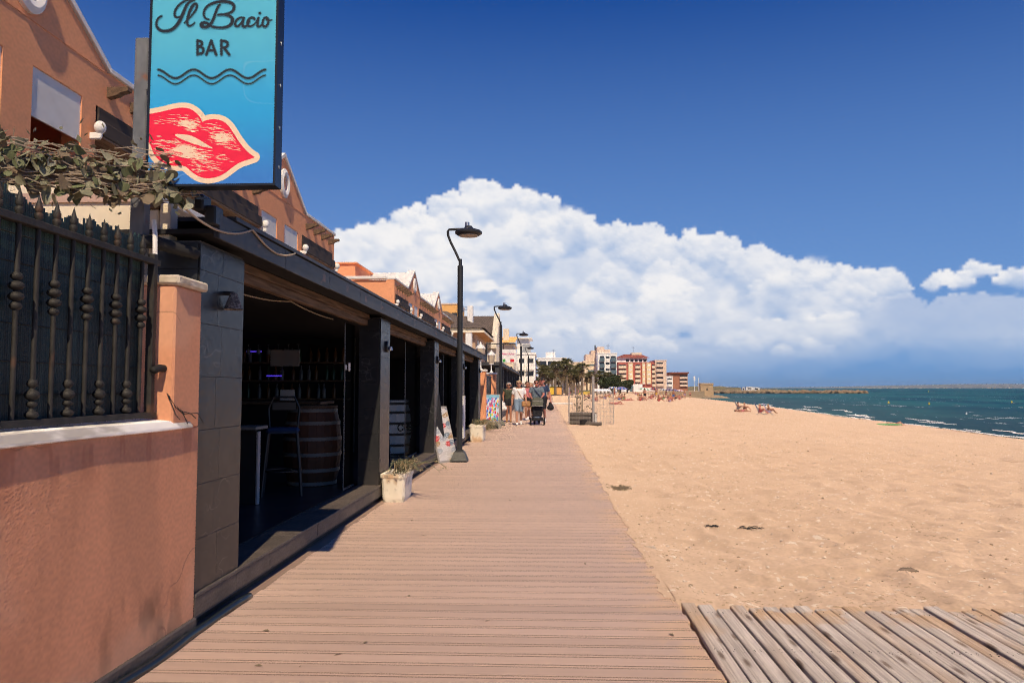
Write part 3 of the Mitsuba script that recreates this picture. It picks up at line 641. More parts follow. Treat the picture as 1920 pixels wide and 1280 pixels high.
# fascia panels, roof sheet
y = 4.56
fs = put('fascia', MB().box(-2.035, -2.012, 4.56, 25.5, 2.375, 2.515), 'roof_felt', bb)
fp = shp(MB().cbox(-2.012, -1.998, .002, 1.196, 2.364, 2.518, .003), 'fascia_slate')
while y < 25.4:
    put('panel', fp, 'fascia_slate', fs, xf=M4((rr(-.003, .002), y, rr(-.004, .004)), rx=rr(-.002, .002))); y += 1.2
rf = MB(); rf.add(*[np.array([(-1.985, 4.78, 2.525), (-6.8, 4.78, 2.54), (-6.8, 25.7, 2.54), (-1.985, 25.7, 2.525), (-1.985, 4.78, 2.552), (-6.8, 4.78, 2.57), (-6.8, 25.7, 2.57), (-1.985, 25.7, 2.552)]), [(0, 1, 2, 3), (4, 7, 6, 5), (0, 3, 7, 4), (0, 4, 5, 1), (2, 1, 5, 6), (3, 2, 6, 7)]])
put('roof', rf, 'fascia_slate', bb)
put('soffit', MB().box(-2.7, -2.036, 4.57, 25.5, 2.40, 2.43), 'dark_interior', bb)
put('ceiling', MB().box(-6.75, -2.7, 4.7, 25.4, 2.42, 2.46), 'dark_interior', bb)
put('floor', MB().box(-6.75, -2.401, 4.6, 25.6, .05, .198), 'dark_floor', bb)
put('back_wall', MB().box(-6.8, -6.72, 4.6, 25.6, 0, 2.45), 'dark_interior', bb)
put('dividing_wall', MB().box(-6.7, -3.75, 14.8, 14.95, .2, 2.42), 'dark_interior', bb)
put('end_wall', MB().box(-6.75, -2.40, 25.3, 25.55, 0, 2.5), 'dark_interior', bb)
put('end_wall', MB().box(-6.75, -2.41, 4.76, 4.84, 0, 2.43), 'cream_wall', bb, label='cream end wall above the railing')
put('parapet', MB().box(-6.75, -2.62, 4.68, 4.74, 2.05, 2.626).box(-6.75, -2.60, 4.66, 4.76, 2.687, 2.75), 'cream_wall', bb)
put('cornice', MB().box(-6.75, -2.61, 4.66, 4.75, 2.627, 2.686), 'pink_band', bb)
for i in range(4):
    a, b = PY[i][1], PY[i + 1][0]
    put('header_beam', MB().cbox(-2.36, -2.29, a, b, 2.255, 2.33, .006).cbox(-2.33, -2.27, a, b, 2.331, 2.395, .005), 'beam_wood', bb)
    put('floor_track', MB().box(-2.47, -2.43, a, b, .199, .212), 'black_metal', bb)
def glass(y0, y1, m='dark_glass', nm='glass_panel', x=-2.45):
    k = put(nm, MB().add([(x, y0, .215), (x, y1, .215), (x, y1, 2.25), (x, y0, 2.25)], [(0, 1, 2, 3)]), m, bb)
    put('edge', MB().box(x - .006, x + .006, y0 - .008, y0, .213, 2.25).box(x - .008, x + .008, y0, y1, .2125, .235), 'steel', k)
glass(9.25, 9.72); glass(13.3, 14.5); glass(15.2, 16.6); glass(18.2, 19.4)
put('door_frame', MB().box(-2.50, -2.42, 16.6, 16.66, .2, 2.25).box(-2.5, -2.42, 18.14, 18.2, .2, 2.25).box(-2.5, -2.42, 21.5, 21.56, .2, 2.25), 'black_metal', bb)
# sconces
cn = put('cone_sconce', MB().lathe([(0, .06), (.022, .055), (.03, .03), (.062, -.055), (.055, -.055), (.0, .02)], (-2.055, 4.93, 2.02), 16), 'log_speckle', bb, smooth=50, label='speckled cone wall light on the first pillar')
put('mount', MB().cyl((-2.12, 4.93, 2.075), (-2.05, 4.93, 2.07), .014), 'black_metal', cn)
for (a, b) in PY[1:]:
    yc = a + .33
    k = put('round_sconce', MB().tube([(-2.12, yc, 2.0), (-2.09, yc, 2.0), (-2.085, yc, 2.0)], [.075, .075, .06], 16), 'black_metal', bb)
    put('bulb', MB().lathe([(0, .03), (.02, .025), (.034, -.025), (0, -.03)], (-2.062, yc + .01, 1.975), 10), 'steel', k)
put('socket', MB().cbox(-2.44, -2.425, 9.35, 9.42, 1.66, 1.76, .004).cbox(-2.44, -2.425, 9.2, 9.25, 1.67, 1.73, .004), 'white_paint', bb)

# cables and fittings at the bar's near corner
cb = MB()
def sag(a, b, s, n=14):
    a, b = np.array(a, float), np.array(b, float); t = np.linspace(0, 1, n)[:, None]; p = a + (b - a) * t; p[:, 2] -= (4 * s * t * (1 - t))[:, 0]; return p
cb.tube(np.vstack([sag((-1.99, 4.10, 2.44), (-1.99, 5.06, 2.525), .07), sag((-1.99, 5.08, 2.525), (-1.99, 5.95, 2.52), .075)[1:]]), .0075, 6)
put('awning_cable', cb, 'cable_cream', smooth=True, label='pale cable sagging along the dark bar fascia', cat='cable')
ib = MB(); ib.tube(np.vstack([sag((-2.5, 5.8, 2.23), (-2.5, 7.37, 2.30), .03), sag((-2.5, 7.37, 2.30), (-2.5, 8.89, 2.26), .02)[1:]]), .006, 6)
put('loose_rope', ib, 'cable_cream', smooth=True, label='thin pale cord hanging across the first dark bar opening', cat='rope')
jb = thing('meter_box', 'cream box with cover on top of the first slate pillar', 'electrical box')
put('box', MB().cbox(-2.40, -2.33, 4.60, 4.70, 2.365, 2.60, .006).cbox(-2.47, -2.405, 4.60, 4.68, 2.365, 2.56, .006), 'cream_wall', jb)
put('cover', MB().cbox(-2.48, -2.402, 4.58, 4.70, 2.565, 2.62, .004), 'beam_wood', jb)
cd = MB(); cd.tube([(-2.36, 4.27, 2.1), (-2.36, 4.27, 2.26), (-2.33, 4.29, 2.30), (-2.28, 4.33, 2.30), (-2.17, 4.46, 2.275), (-2.12, 4.53, 2.265)], [.038, .038, .04, .04, .036, .036], 12)
put('conduit', cd, 'black_rubber', smooth=True, label='thick black conduit bending from post to slate pillar', cat='pipe')
wp = MB().tube([(-2.235, 4.25, 2.09), (-2.235, 4.25, 2.2), (-2.25, 4.27, 2.34), (-2.27, 4.29, 2.42)], .014, 8); put('white_tube', wp, 'white_paint', smooth=True, label='short white plastic tube rising from the salmon pillar cap', cat='pipe')
bk = MB().cbox(-2.07, -2.0, 4.50, 4.62, 2.44, 2.56, .01).cbox(-2.12, -2.06, 4.46, 4.58, 2.52, 2.62, .01); put('roof_bracket', bk, 'black_metal', label='black metal bracket at the near end of the bar fascia', cat='bracket')

# ---- inside the bar (dim)
ct = thing('bar_counter', 'dark bar counter deep inside the first bar opening', 'counter')
put('body', MB().box(-6.5, -3.7, 12.3, 12.9, .2, 1.18), 'dark_interior', ct); put('top', MB().cbox(-6.55, -3.62, 12.2, 13.0, 1.185, 1.23, .006), 'beam_wood', ct)
sh = thing('bottle_shelf', 'dark back shelf full of bottles inside the bar', 'shelf')
for z in (1.25, 1.6, 1.95): put('board', MB().box(-6.6, -3.8, 14.5, 14.79, z - .03, z), 'beam_wood', sh)
mat('bottle_green', (.02, .06, .03), .15); mat('bottle_amber', (.14, .06, .015), .15); mat('bottle_clear', (.13, .14, .15), .15)
bt = shp(MB().lathe([(0, 0), (.036, 0), (.038, .01), (.038, .17), (.014, .22), (.013, .28), (0, .28)], n=10), 'bottle_green', 40)
for z in (1.25, 1.6, 1.95):
    for k in range(16):
        put('bottle', bt, ['bottle_green', 'bottle_amber', 'bottle_clear'][random.randrange(3)], xf=M4((-6.4 + k * .165 + rr(-.04, .04), 14.66 + rr(-.05, .05), z)), label=f'{ORD[k]} bottle from the left on the {dict(((1.25, "bottom"), (1.6, "middle"), (1.95, "top")))[z]} board of the bar shelf', cat='bottle', group='bottles on the bar shelf')
gl = shp(MB().lathe([(.0, 0), (.03, 0), (.004, .01), (.004, .07), (.032, .1), (.03, .16)], n=10), 'bottle_clear', 40)
for k in range(12): put('glass', gl, 'bottle_clear', xf=M4((-6.0 + k * .17, 12.6, 2.18)) @ T().rotate([1, 0, 0], 180), label=f'{ORD[k]} upside-down stemmed glass from the left above the bar counter', cat='glass', group='glasses above the bar counter')
for i, (x, y0, y1, z0, z1, lb) in enumerate(((12.1, -4.42, -3.95, 1.80, 2.06, 'grey board hanging above the bar counter'), (12.15, -4.27, -4.03, 1.25, 1.42, 'small pale card standing on the bar counter'))):
    put('notice_board' if i == 0 else 'price_card', MB().cbox(y0, y1, x, x + .01, z0, z1, .002), 'galv' if i == 0 else 'white_paint', label=lb, cat='board' if i == 0 else 'card')
scene['neon_violet'] = {'type': 'area', 'radiance': C((.25, .1, 2.2))}
for y, z in ((-5.75, 2.15), (-5.35, 1.68)):
    k = put('light_strip', MB().cyl((y, 14.45, z), (y + .3, 14.45, z), .012), 'white_clean', label='small violet light strip glowing over the bar shelf' if z > 1.7 else 'small violet light strip glowing under the middle shelf', cat='light')
    scene[k]['emitter'] = {'type': 'area', 'radiance': C((.02, .008, .2))}
del scene['neon_violet']
mat('barrel_wood', proc(lambda p, n, uv: mix((.06, .022, .012), (.12, .048, .024), fbm(p.x * 18, p.y * 18, p.z * 2, 3))), .6)
mat('hoop_iron', (.17, .165, .16), .5)
mat('bottle_dim', (.05, .05, .05), .3)
mat('barrel_white', (.88, .88, .86), .6)
def barrel(loc, white, label):
    t = thing('barrel', label, 'barrel', None)
    m = MB(); H, n = 1.0, 22
    for k in range(n):
        st = MB(); a0, a1 = (k + .015) * 2 * math.pi / n, (k + .985) * 2 * math.pi / n; pts = []
        for z in np.linspace(0, H, 7):
            r = .30 + .07 * (1 - (2 * z / H - 1) ** 2)
            for a, q in ((a0, r), (a1, r), (a1, r - .03), (a0, r - .03)): pts.append((q * math.cos(a), q * math.sin(a), z))
        f = [(i * 4 + j, i * 4 + (j + 1) % 4, i * 4 + 4 + (j + 1) % 4, i * 4 + 4 + j) for i in range(6) for j in range(4)] + [(24, 25, 26, 27)]
        st.add(pts, f); put('stave', st, 'barrel_white' if white else 'barrel_wood', t, xf=M4(loc))
    for z, r in ((.03, .315), (.2, .352), (.4, .373), (.6, .373), (.8, .352), (.96, .315)):
        put('hoop', MB().lathe([(r - .012, z - .022), (r + .003, z - .022), (r + .003, z + .022), (r - .012, z + .022)], n=32), 'black_metal' if white else 'hoop_iron', t, xf=M4(loc), smooth=30)
    put('lid', MB().cyl((0, 0, H - .01), (0, 0, H + .02), .315, n=32), 'barrel_white' if white else 'beam_wood', t, xf=M4(loc))
    return t
b1 = barrel((-3.05, 9.95, .2), False, 'dark red wooden barrel with metal hoops in the first bar opening')
b2 = barrel((-2.88, 14.25, .2), True, 'white painted barrel with black hoops and lettering in the second opening')
tx = MB().tm(meshkit.text_mesh('CHELO', .13, .004, True)); v = np.vstack(tx.v); W_ = v[:, 0].max()
th = (v[:, 0] - W_ * .5) / .375 + .25; rr_ = .3755 + v[:, 2]
tx.v = [np.stack([rr_ * np.sin(-th - math.pi / 2) * -1, -rr_ * np.cos(-th - math.pi / 2) * -1, .46 + v[:, 1]], 1)]
v = tx.v[0]; tx.v = [np.stack([rr_ * np.cos(th - .55), rr_ * np.sin(th - .55), v[:, 2]], 1)]
put('lettering', tx, 'black_metal', b2, xf=M4((-2.88, 14.25, .2)))
def stool(loc, label, seat='cushion_blue'):
    t = thing('bar_stool', label, 'bar stool')
    X = M4(loc, .3)
    put('seat', MB().cbox(-.19, .19, -.19, .19, .72, .78, .03), seat, t, xf=X)
    for sx_ in (-1, 1):
        for sy_ in (-1, 1): put('leg', MB().tube([(sx_ * .16, sy_ * .16, .72), (sx_ * .19, sy_ * .19, .4), (sx_ * .22, sy_ * .22, 0)], .016, 8), 'black_metal', t, xf=X)
    put('foot_ring', MB().tube([(.20 * math.cos(a), .20 * math.sin(a), .28) for a in np.linspace(0, 2 * math.pi, 20)], .010, 6), 'black_metal', t, xf=X)
    put('backrest', MB().tube([(-.16, .18, .75), (-.18, .21, 1.0), (-.12, .22, 1.14), (.12, .22, 1.14), (.18, .21, 1.0), (.16, .18, .75)], .014, 8).cbox(-.14, .14, .20, .225, .98, 1.08, .006), 'black_metal', t, xf=X)
    return t
stool((-3.1, 8.95, .2), 'black bar stool with blue seat beside the dark red barrel')
stool((-3.0, 13.55, .2), 'black bar stool in front of the white barrel', 'cloth_black')
tb = thing('standing_table', 'dark standing table with pale edge just inside the first bar opening', 'table')
put('panel', MB().cbox(-3.9, -3.125, 8.15, 8.21, .2, 1.0, .005), 'dark_interior', tb); put('edge_trim', MB().cbox(-3.112, -3.09, 8.145, 8.215, .2, .98, .004), 'galv', tb); put('top', MB().cbox(-4.0, -3.06, 8.0, 8.35, 1.005, 1.04, .006), 'hoop_iron', tb)

# ---------------------------------------------------------------- pergola beam with dry ivy
pb = thing('pergola_beam', 'old wooden pergola beam carrying dry ivy above the railing', 'beam')
B0, B1 = np.array([-2.16, 4.26, 2.615]), np.array([-3.58, 2.98, 2.53])
def bar_between(a, b, w, h):
    d = (b - a) / np.linalg.norm(b - a); s = np.cross(d, [0, 0, 1]); s /= np.linalg.norm(s); u = np.array([0, 0, 1.0])
    return [p + s * q * w / 2 + u * r * h / 2 for p in (a, b) for q, r in ((-1, -1), (1, -1), (1, 1), (-1, 1))], [(0, 3, 2, 1), (4, 5, 6, 7), (0, 1, 5, 4), (1, 2, 6, 5), (2, 3, 7, 6), (3, 0, 4, 7)]
put('beam', MB().add(*bar_between(B0, B1, .07, .10)), 'old_beam', pb)
put('rafter', MB().add(*bar_between(np.array([-3.02, 3.75, 2.56]), np.array([-2.62, 3.3, 2.60]), .05, .1)), 'old_beam', pb)
iv = thing('ivy', 'dusty dry ivy trailing along the old pergola beam', 'ivy')
st = MB()
for k in range(90):
    t0 = rr(-.06, .45); t1 = t0 + rr(.06, .25); pts = []
    oz, oy = rr(-.10, .17), rr(-.09, .06)
    for t in np.linspace(t0, t1, 6): p = B0 + (B1 - B0) * (t * .95 - .05); pts.append(p + np.array([rr(-.012, .012), oy + rr(-.012, .012), oz + rr(-.015, .015)]))
    st.tube(pts, rr(.0018, .0045), 5)
put('stem', st, 'twig', iv)
def leafmesh(s):
    h_ = [(0, .06), (.22, 0), (.42, .12), (.5, .34), (.44, .58), (.26, .80)]; pts = np.array(h_ + [(0, 1.0)] + [(-a, b) for a, b in h_[:0:-1]])
    z = -np.abs(pts[:, 0]) * .35 * s + .12 * pts[:, 1] * (s - .5)
    v = np.column_stack([pts, z]); v = np.vstack([v, [(0, .45, .06 * s)]])
    return shp(MB().add(v, [(12, i, (i + 1) % 12) for i in range(12)]), 'leaf_dry', True)
lm = [leafmesh(.6), leafmesh(1.2), leafmesh(-.5)]
for k in range(300):
    t = rr(-.07, .50); p = B0 + (B1 - B0) * t
    up = random.random() < .62
    p = p + np.array([rr(-.06, .06), rr(-.10, .05), (abs(random.gauss(.03, .055)) + .02) if up else -abs(random.gauss(.07, .055)) * (.6 + .6 * t)])
    s = rr(.042, .088)
    put('leaf', lm[k % 3], random.choice(['leaf_dry', 'leaf_olive', 'leaf_brown', 'leaf_pale', 'leaf_dry', 'leaf_olive']), iv, xf=M4(p, rz=rr(0, 6.28), rx=rr(-2.6, -.6), ry=rr(-.6, .6), s=s))

xl_ = MB()
for k in range(420):                                      # small leaves and withered bits past the 300 large ones
    t = rr(-.07, .52); p = B0 + (B1 - B0) * t + np.array([rr(-.06, .06), rr(-.10, .05), random.gauss(.03, .085)]); s_ = rr(.014, .034)
    e, g = RNG.normal(0, 1, (2, 3)); e *= s_ / np.linalg.norm(e); g *= s_ * .6 / np.linalg.norm(g); xl_.add([p - e, p + g, p + e, p - g], [(0, 1, 2, 3)])
put('small_leaves', xl_, 'leaf_dry', iv, kind='stuff')

# ---------------------------------------------------------------- salmon gabled buildings
XB = -6.9
def gabled(label, y0, y1, peaks, detail):
    t = thing('gabled_building', label, 'building')
    half, pk, ev = 1.88, 7.56, 6.42
    pts = [(y0, 0), (y1, 0), (y1, ev)]
    for p in reversed(peaks): pts += [(p + half, ev), (p, pk), (p - half, ev)]
    pts.append((y0, ev))
    face = Polygon(pts); holes = []; wins = []; terr = []
    for p in peaks:
        for a, b in ((p - 1.5, p - .42), (p + .15, p + 1.25)): wins.append((a, b))
    ends = [y0 + .25] + [e for p in peaks for e in (p - 1.72, p + 1.60)] + [y1 - .25]
    for a, b in zip(ends[::2], ends[1::2]):
        if b - a > 1: terr.append((a, b))
    for a, b in wins: holes.append(sbox(a, 4.0, b, 5.80))
    for a, b in terr: holes.append(sbox(a, 3.3, b, 5.80))
    put('wall', MB().prism(face.difference(unary_union(holes)), XB - .30, XB, 'yz'), 'salmon_stucco', t)
    body = MB().box(XB - 7, XB - 1.9, y0, y1, 0, 6.30); body.box(XB - 1.9, XB - .301, y0, y0 + .25, 0, 6.40); body.box(XB - 1.9, XB - .301, y1 - .25, y1, 0, 6.40); body.box(XB - 1.9, XB - .301, y0 + .251, y1 - .251, 6.12, 6.30)
    for a, b in zip(ends[1::2], ends[2::2]): body.box(XB - 1.9, XB - .301, a - .02, b + .02, 0, 4.0); body.box(XB - 1.9, XB - .301, a - .02, a - .25 + .27, 4.0, 6.1); body.box(XB - 1.9, XB - .301, b, b + .02, 4.0, 6.1)
    put('body', body, 'salmon_stucco', t)
    for a, b in wins:
        w = put('window', MB().box(XB - .05, XB - .022, a + .002, b - .002, 5.12, 5.799), 'white_paint', t)
        put('sill', MB().box(XB - 1.2, XB - .33, a, b, 4.2, 4.9), 'salmon_stucco', w)
    for a, b in terr:
        k = put('awning', MB().cbox(XB - .75, XB + .02, a + .05, b - .03, 5.56, 5.79, .01), 'awning_brown', t, label='dark brown awning case')
        put('valance', MB().cbox(XB - .7, XB + .12, a + .05, b - .03, 5.32, 5.55, .012), 'awning_brown', k)
        put('underside', MB().box(XB - 1.1, XB + .10, a + .05, b - .03, 5.285, 5.315), 'soffit_wood', k)
        n = max(2, int((b - a) / .62))
        for i in range(n):
            yb = a + (i + .5) * (b - a) / n
            put('eave_bracket', MB().prism(Polygon([(XB, 6.02), (XB + .16, 6.06), (XB + .22, 6.1), (XB + .34, 6.13), (XB + .34, 6.19), (XB, 6.19)]), yb - .06, yb + .06, 'xz'), 'beam_wood', t)
        put('balcony', MB().cbox(XB - .2, XB + .55, a + .3, b - .3, 4.55, 4.66, .01), 'white_paint', t)
        pil = MB()
        for q in np.linspace(a + 1.2, b - 1.2, max(2, int((b - a) / 1.8))): pil.box(XB - 1.5, XB - 1.2, q - .17, q + .17, 3.3, 5.28)
        put('pilaster', pil, 'salmon_stucco', t)
    segs = [y0 - .03] + [e for p in peaks for e in (p - half, p + half)] + [y1 + .03]
    for a, b in zip(segs[::2], segs[1::2]): put('parapet_cap', MB().cbox(XB - .36, XB + .05, a, b, ev + .001, ev + .085, .01), 'white_paint', t)
    for p in peaks:
        for s in (-1, 1):
            q = Polygon([(p, pk + .001), (p, pk + .10), (p + s * (half + .02), ev + .10), (p + s * (half + .02), ev + .001)])
            put('gable_cap', MB().prism(q, XB - .34, XB + .045, 'yz'), 'white_paint', t)
        put('gable_roof', MB().prism(Polygon([(p - half + .05, 6.31), (p + half - .05, 6.31), (p, pk - .02)]), XB - 5.5, XB - .345, 'yz'), 'white_paint', t)
        rg = MB().lathe([(.17, 0), (.17, .07), (.24, .10), (.31, .06), (.31, 0)], n=24); v = np.vstack(rg.v); rg.v = [np.stack([XB + v[:, 2], p + v[:, 0], 6.84 + v[:, 1] * 1.25], 1)]
        put('gable_ring', rg, 'white_clean', t, smooth=40, label='round white ring on the gable')
        put('groove', MB().box(XB, XB + .012, p - half, p + half, ev - .03, ev - .005), 'salmon_stucco', t)
    for a, b in terr:
        for q in (a - .12, b + .1):
            l = put('wall_lamp', MB().ico((XB + .15, q, 5.40), (.085, .085, .10), 2), 'white_clean', t, smooth=True)
            put('arm', MB().cbox(XB, XB + .16, q - .03, q + .03, 5.22, 5.32, .008).cyl((XB + .15, q, 5.24), (XB + .16, q, 5.33), .03), 'white_clean', l)
    return t
g1 = gabled('near salmon building with white capped gables and brown awnings above the bar', 3.2, 24.5, [9.62, 19.6], True)
g2 = gabled('farther salmon building whose bright end wall faces the camera', 34.5, 55.4, [39.8, 48.9], True)
put('stair_tower', MB().box(-15, -9.15, 36.2, 41, 0, 7.42).box(-15.1, -9.05, 36.1, 41.1, 7.421, 7.5), 'salmon_stucco', g2, label='flat roofed stair tower')
put('vent', MB().cbox(-9.9, -9.4, 40, 40.5, 7.5, 7.75, .02), 'galv', g2)
put('end_cap', MB().cbox(-13.8, -7.27, 34.35, 34.6, 6.43, 6.56, .01), 'white_paint', g2)
put('chimney_pipe', MB().cyl((-8.6, 46, 6.2), (-8.6, 46, 8.3), .09).cyl((-8.6, 46, 8.3), (-8.6, 46, 8.4), .14), 'black_metal', g2)

# ---------------------------------------------------------------- street lamps
def lamp(xf, label):
    t = thing('street_lamp', label, 'street lamp', 'black lamps along the boardwalk')
    base = MB(); n = 4
    pr_ = [(.17, 0), (.17, .035), (.105, .20), (.07, .24)]
    for i in range(3):
        (r0, z0), (r1, z1) = pr_[i], pr_[i + 1]
        base.add([(s * r, q * r, z) for r, z in ((r0, z0), (r1, z1)) for s, q in ((-1, -1), (1, -1), (1, 1), (-1, 1))], [(0, 1, 5, 4), (1, 2, 6, 5), (2, 3, 7, 6), (3, 0, 4, 7)])
    put('base', base, 'lamp_metal', t, xf=xf)
    put('pole', MB().cyl((0, 0, .2), (0, 0, 4.03), .058, n=20), 'lamp_metal', t, smooth=40, xf=xf)
    put('arm', MB().cyl((0, 0, 4.03), (0, 0, 4.17), .035, n=14).tube([(-.02, 0, 4.14), (-.10, 0, 4.32), (-.20, 0, 4.52), (-.255, 0, 4.66), (-.265, 0, 4.75), (-.24, 0, 4.79), (-.1, 0, 4.795), (.15, 0, 4.80)], .026, 10), 'lamp_metal', t, smooth=50, xf=xf)
    h = put('head', MB().lathe([(0, 4.87), (.07, 4.86), (.10, 4.815), (.25, 4.765), (.285, 4.735), (.28, 4.70), (.225, 4.665), (0, 4.67)], (.17, 0, 0), 28), 'lamp_metal', t, smooth=35, xf=xf)
    put('lens', MB().cyl((.17, 0, 4.650), (.17, 0, 4.664), .20, n=24), 'lens_glass', h, xf=xf)
    put('sensor', MB().cyl((.14, 0, 4.84), (.14, 0, 4.94), .05, .045, 12), 'steel', h, xf=xf)
    return t
HS = .965
L0 = lamp(M4((-1.69, 15.1, 0), s=HS), 'nearest tall black street lamp beside the leaning menu boards')
for (x, y, lb) in ((-1.72, 29.6, 'second black street lamp, behind the white hanging sign'), (-1.4, 44.6, 'third black street lamp, behind the walking women'), (-1.3, 60, 'fourth black street lamp, small against the white flats')):
    dup(L0, 'street_lamp', M4((x, y, 0), s=HS), lb)

# ---------------------------------------------------------------- planters, boards, signs by the bar
def planter(loc, rz, label, sc=1):
    t = thing('planter', label, 'planter', None); X = M4(loc, rz, sc)
    lo, hi, H = (.125, .255), (.15, .29), .35
    m = MB()
    def ringp(a, b, z, c=.03): return [(-a + c, -b, z), (a - c, -b, z), (a, -b + c, z), (a, b - c, z), (a - c, b, z), (-a + c, b, z), (-a, b - c, z), (-a, -b + c, z)]
    R_ = [ringp(*lo, 0), ringp(lo[0] + .012, lo[1] + .012, .05), ringp(hi[0], hi[1], H - .05), ringp(hi[0] + .012, hi[1] + .012, H - .045), ringp(hi[0] + .012, hi[1] + .012, H), ringp(hi[0] - .025, hi[1] - .025, H), ringp(hi[0] - .03, hi[1] - .03, H - .05)]
    v = np.array(R_).reshape(-1, 3); m.add(v, [(i * 8 + j, i * 8 + (j + 1) % 8, (i + 1) * 8 + (j + 1) % 8, (i + 1) * 8 + j) for i in range(6) for j in range(8)])
    put('trough', m, 'planter_white', t, xf=X)
    put('soil', MB().add(np.array(ringp(hi[0] - .02, hi[1] - .02, H - .045)), [(0, 1, 2, 3), (0, 3, 4, 7), (4, 5, 6, 7)]), 'soil', t, xf=X)
    return t
planter((-1.93, 9.98, 0), 0, 'white stained planter standing against the second slate pillar', 1.02)
planter((-1.84, 20.9, 0), 0, 'pale planter with dry plant just past the nearest lamp', 1.3)
def trailing(loc, n, spread, seed, label, cat, m1='succulent', m2='dry_plant', hh=.2):
    rs = random.Random(seed); t = thing('trailing_plant', label, cat)
    a, b = MB(), MB()
    for k in range(n):
        p = np.array(loc) + [rs.uniform(-spread[0], spread[0]), rs.uniform(-spread[1], spread[1]), 0]; d = np.array([rs.gauss(.35, .6), rs.gauss(-.2, .6), 1.0]) * hh
        pts = [p, p + d * .5, p + d * [1.2, 1.2, .75], p + d * [1.7, 1.7, .2]]; (a if k % 2 else b).tube(pts, [.005, .004, .004, .003], 4)
        for q in pts[1:]:
            for _ in range(4):
                o = np.array([rs.gauss(0, .02), rs.gauss(0, .02), rs.gauss(0, .02)]); r = rs.uniform(.008, .018); e = np.array([rs.gauss(0, 1), rs.gauss(0, 1), rs.gauss(0, 1)]); e /= np.linalg.norm(e); g = np.cross(e, [.3, .2, .9])
                (a if rs.random() < .6 else b).add([q + o - e * r * 1.6, q + o + g * r, q + o + e * r * 1.6, q + o - g * r], [(0, 1, 2, 3)])
    put('leaves', a, m1, t, kind='stuff'); put('dry_stems', b, m2, t, kind='stuff')
trailing((-1.88, 10.0, .36), 34, (.1, .22), 4, 'half dry succulent spilling over the first white planter', 'plant')
trailing((-1.78, 20.9, .43), 40, (.14, .3), 6, 'dry plant spilling over the second pale planter', 'plant')
trailing((-2.0, 25.6, .05), 60, (.2, .5), 8, 'low bush on the boardwalk edge behind the colourful board', 'plant', hh=.35)

def collage(seed, cols, bg, sx_, sz_):
    def f(p, n, uv):
        a = p.x * 1.0 + p.y * .0
        d, d2, r = voronoi(p.x * sx_ + seed, p.z * sz_ + seed * .37)
        c = V(*bg)
        for i, q in enumerate(cols): c = mix(c, V(*q), dr.select((r > i / len(cols)) & (r <= (i + 1) / len(cols)) & (d < .50), 1.0, 0.0))
        return mix(c, V(.85, .85, .83), smoothstep(.62, .8, noise(p.x * 60, p.z * 60, seed)) * .5)
    return proc(f)
mat('poster_ices', collage(3.3, [(.7, .05, .06), (.05, .15, .6), (.75, .6, .1), (.06, .35, .65), (.45, .08, .4), (.25, .12, .05), (.1, .45, .2)], (.55, .68, .82), 17, 9), .3)
mat('poster_menu', collage(9.1, [(.6, .08, .07), (.45, .3, .15), (.2, .25, .3), (.65, .62, .6), (.4, .42, .45)], (.62, .58, .55), 9, 9), .4)
mat('poster_sky', (.20, .45, .62), .35)
ab = thing('ice_cream_board', 'colourful ice cream pavement board standing on the boardwalk', 'pavement sign')
X = M4((-1.90, 27.4, 0), -.12)
def leaf_panel(w, h, y0, y1, th): return MB().add(*bar_between(np.array([0, y0, .02]), np.array([0, y1, h]), th, w)) if False else None
def tilt(x0, x1, yb, yt, z0, z1, th):
    v = [(x, y + d, z) for (y, z) in ((yb, z0), (yt, z1)) for x in (x0, x1) for d in (0, th)]
    return v, [(0, 2, 6, 4), (1, 5, 7, 3), (0, 1, 3, 2), (4, 6, 7, 5), (0, 4, 5, 1), (2, 3, 7, 6)]
put('front_panel', MB().add(*tilt(-.29, .29, -.25, -.03, .02, 1.22, .02)), 'galv', ab, xf=X)
put('poster', MB().add(*tilt(-.265, .265, -.212, -.042, .16, 1.10, .012)).xf(M4((0, -.012, 0)).matrix.numpy() if hasattr(M4().matrix, 'numpy') else np.array(M4((0, -.012, 0)).matrix)), 'poster_ices', ab, xf=X, label='poster of many coloured ice creams')
put('header', MB().add(*tilt(-.265, .265, -.042, -.022, 1.10, 1.20, .008)).xf(np.array(M4((0, -.014, 0)).matrix)), 'poster_sky', ab, xf=X)
put('foot', MB().add(*tilt(-.27, .27, -.262, -.235, .0, .14, .01)).xf(np.array(M4((0, -.004, 0)).matrix)), 'black_metal', ab, xf=X)
put('rear_panel', MB().add(*tilt(-.29, .29, .25, .03, .0, 1.22, .02)), 'galv', ab, xf=X)
mb = thing('menu_board', 'photo menu board leaning beside the nearest lamp post', 'menu board')
X = M4((-1.90, 15.0, 0), 1.05)
put('panel', MB().add(*tilt(-.30, .30, -.02, .28, 0, 1.08, .03)), 'galv', mb, xf=X)
put('photos', MB().add(*tilt(-.28, .28, -.018, .259, .04, 1.04, .006)), 'poster_menu', mb, xf=X, label='collage of pale food photos')
sb = thing('chalk_board', 'tall dark grey sandwich board by the third slate pillar', 'pavement sign')
X = M4((-2.04, 14.85, 0), .9)
put('front_panel', MB().add(*tilt(-.20, .20, .0, .26, 0, 1.42, .03)), 'slate_tile', sb, xf=X); put('inner_face', MB().add(*tilt(-.18, .18, .002, .25, .04, 1.38, .004)), 'cloth_black', sb, xf=X)
put('tall_board', MB().cbox(-2.05, -2.02, 18.9, 19.3, .2, 1.25, .005), 'white_paint', None, label='pale narrow panel leaning against the fourth slate pillar', cat='board')
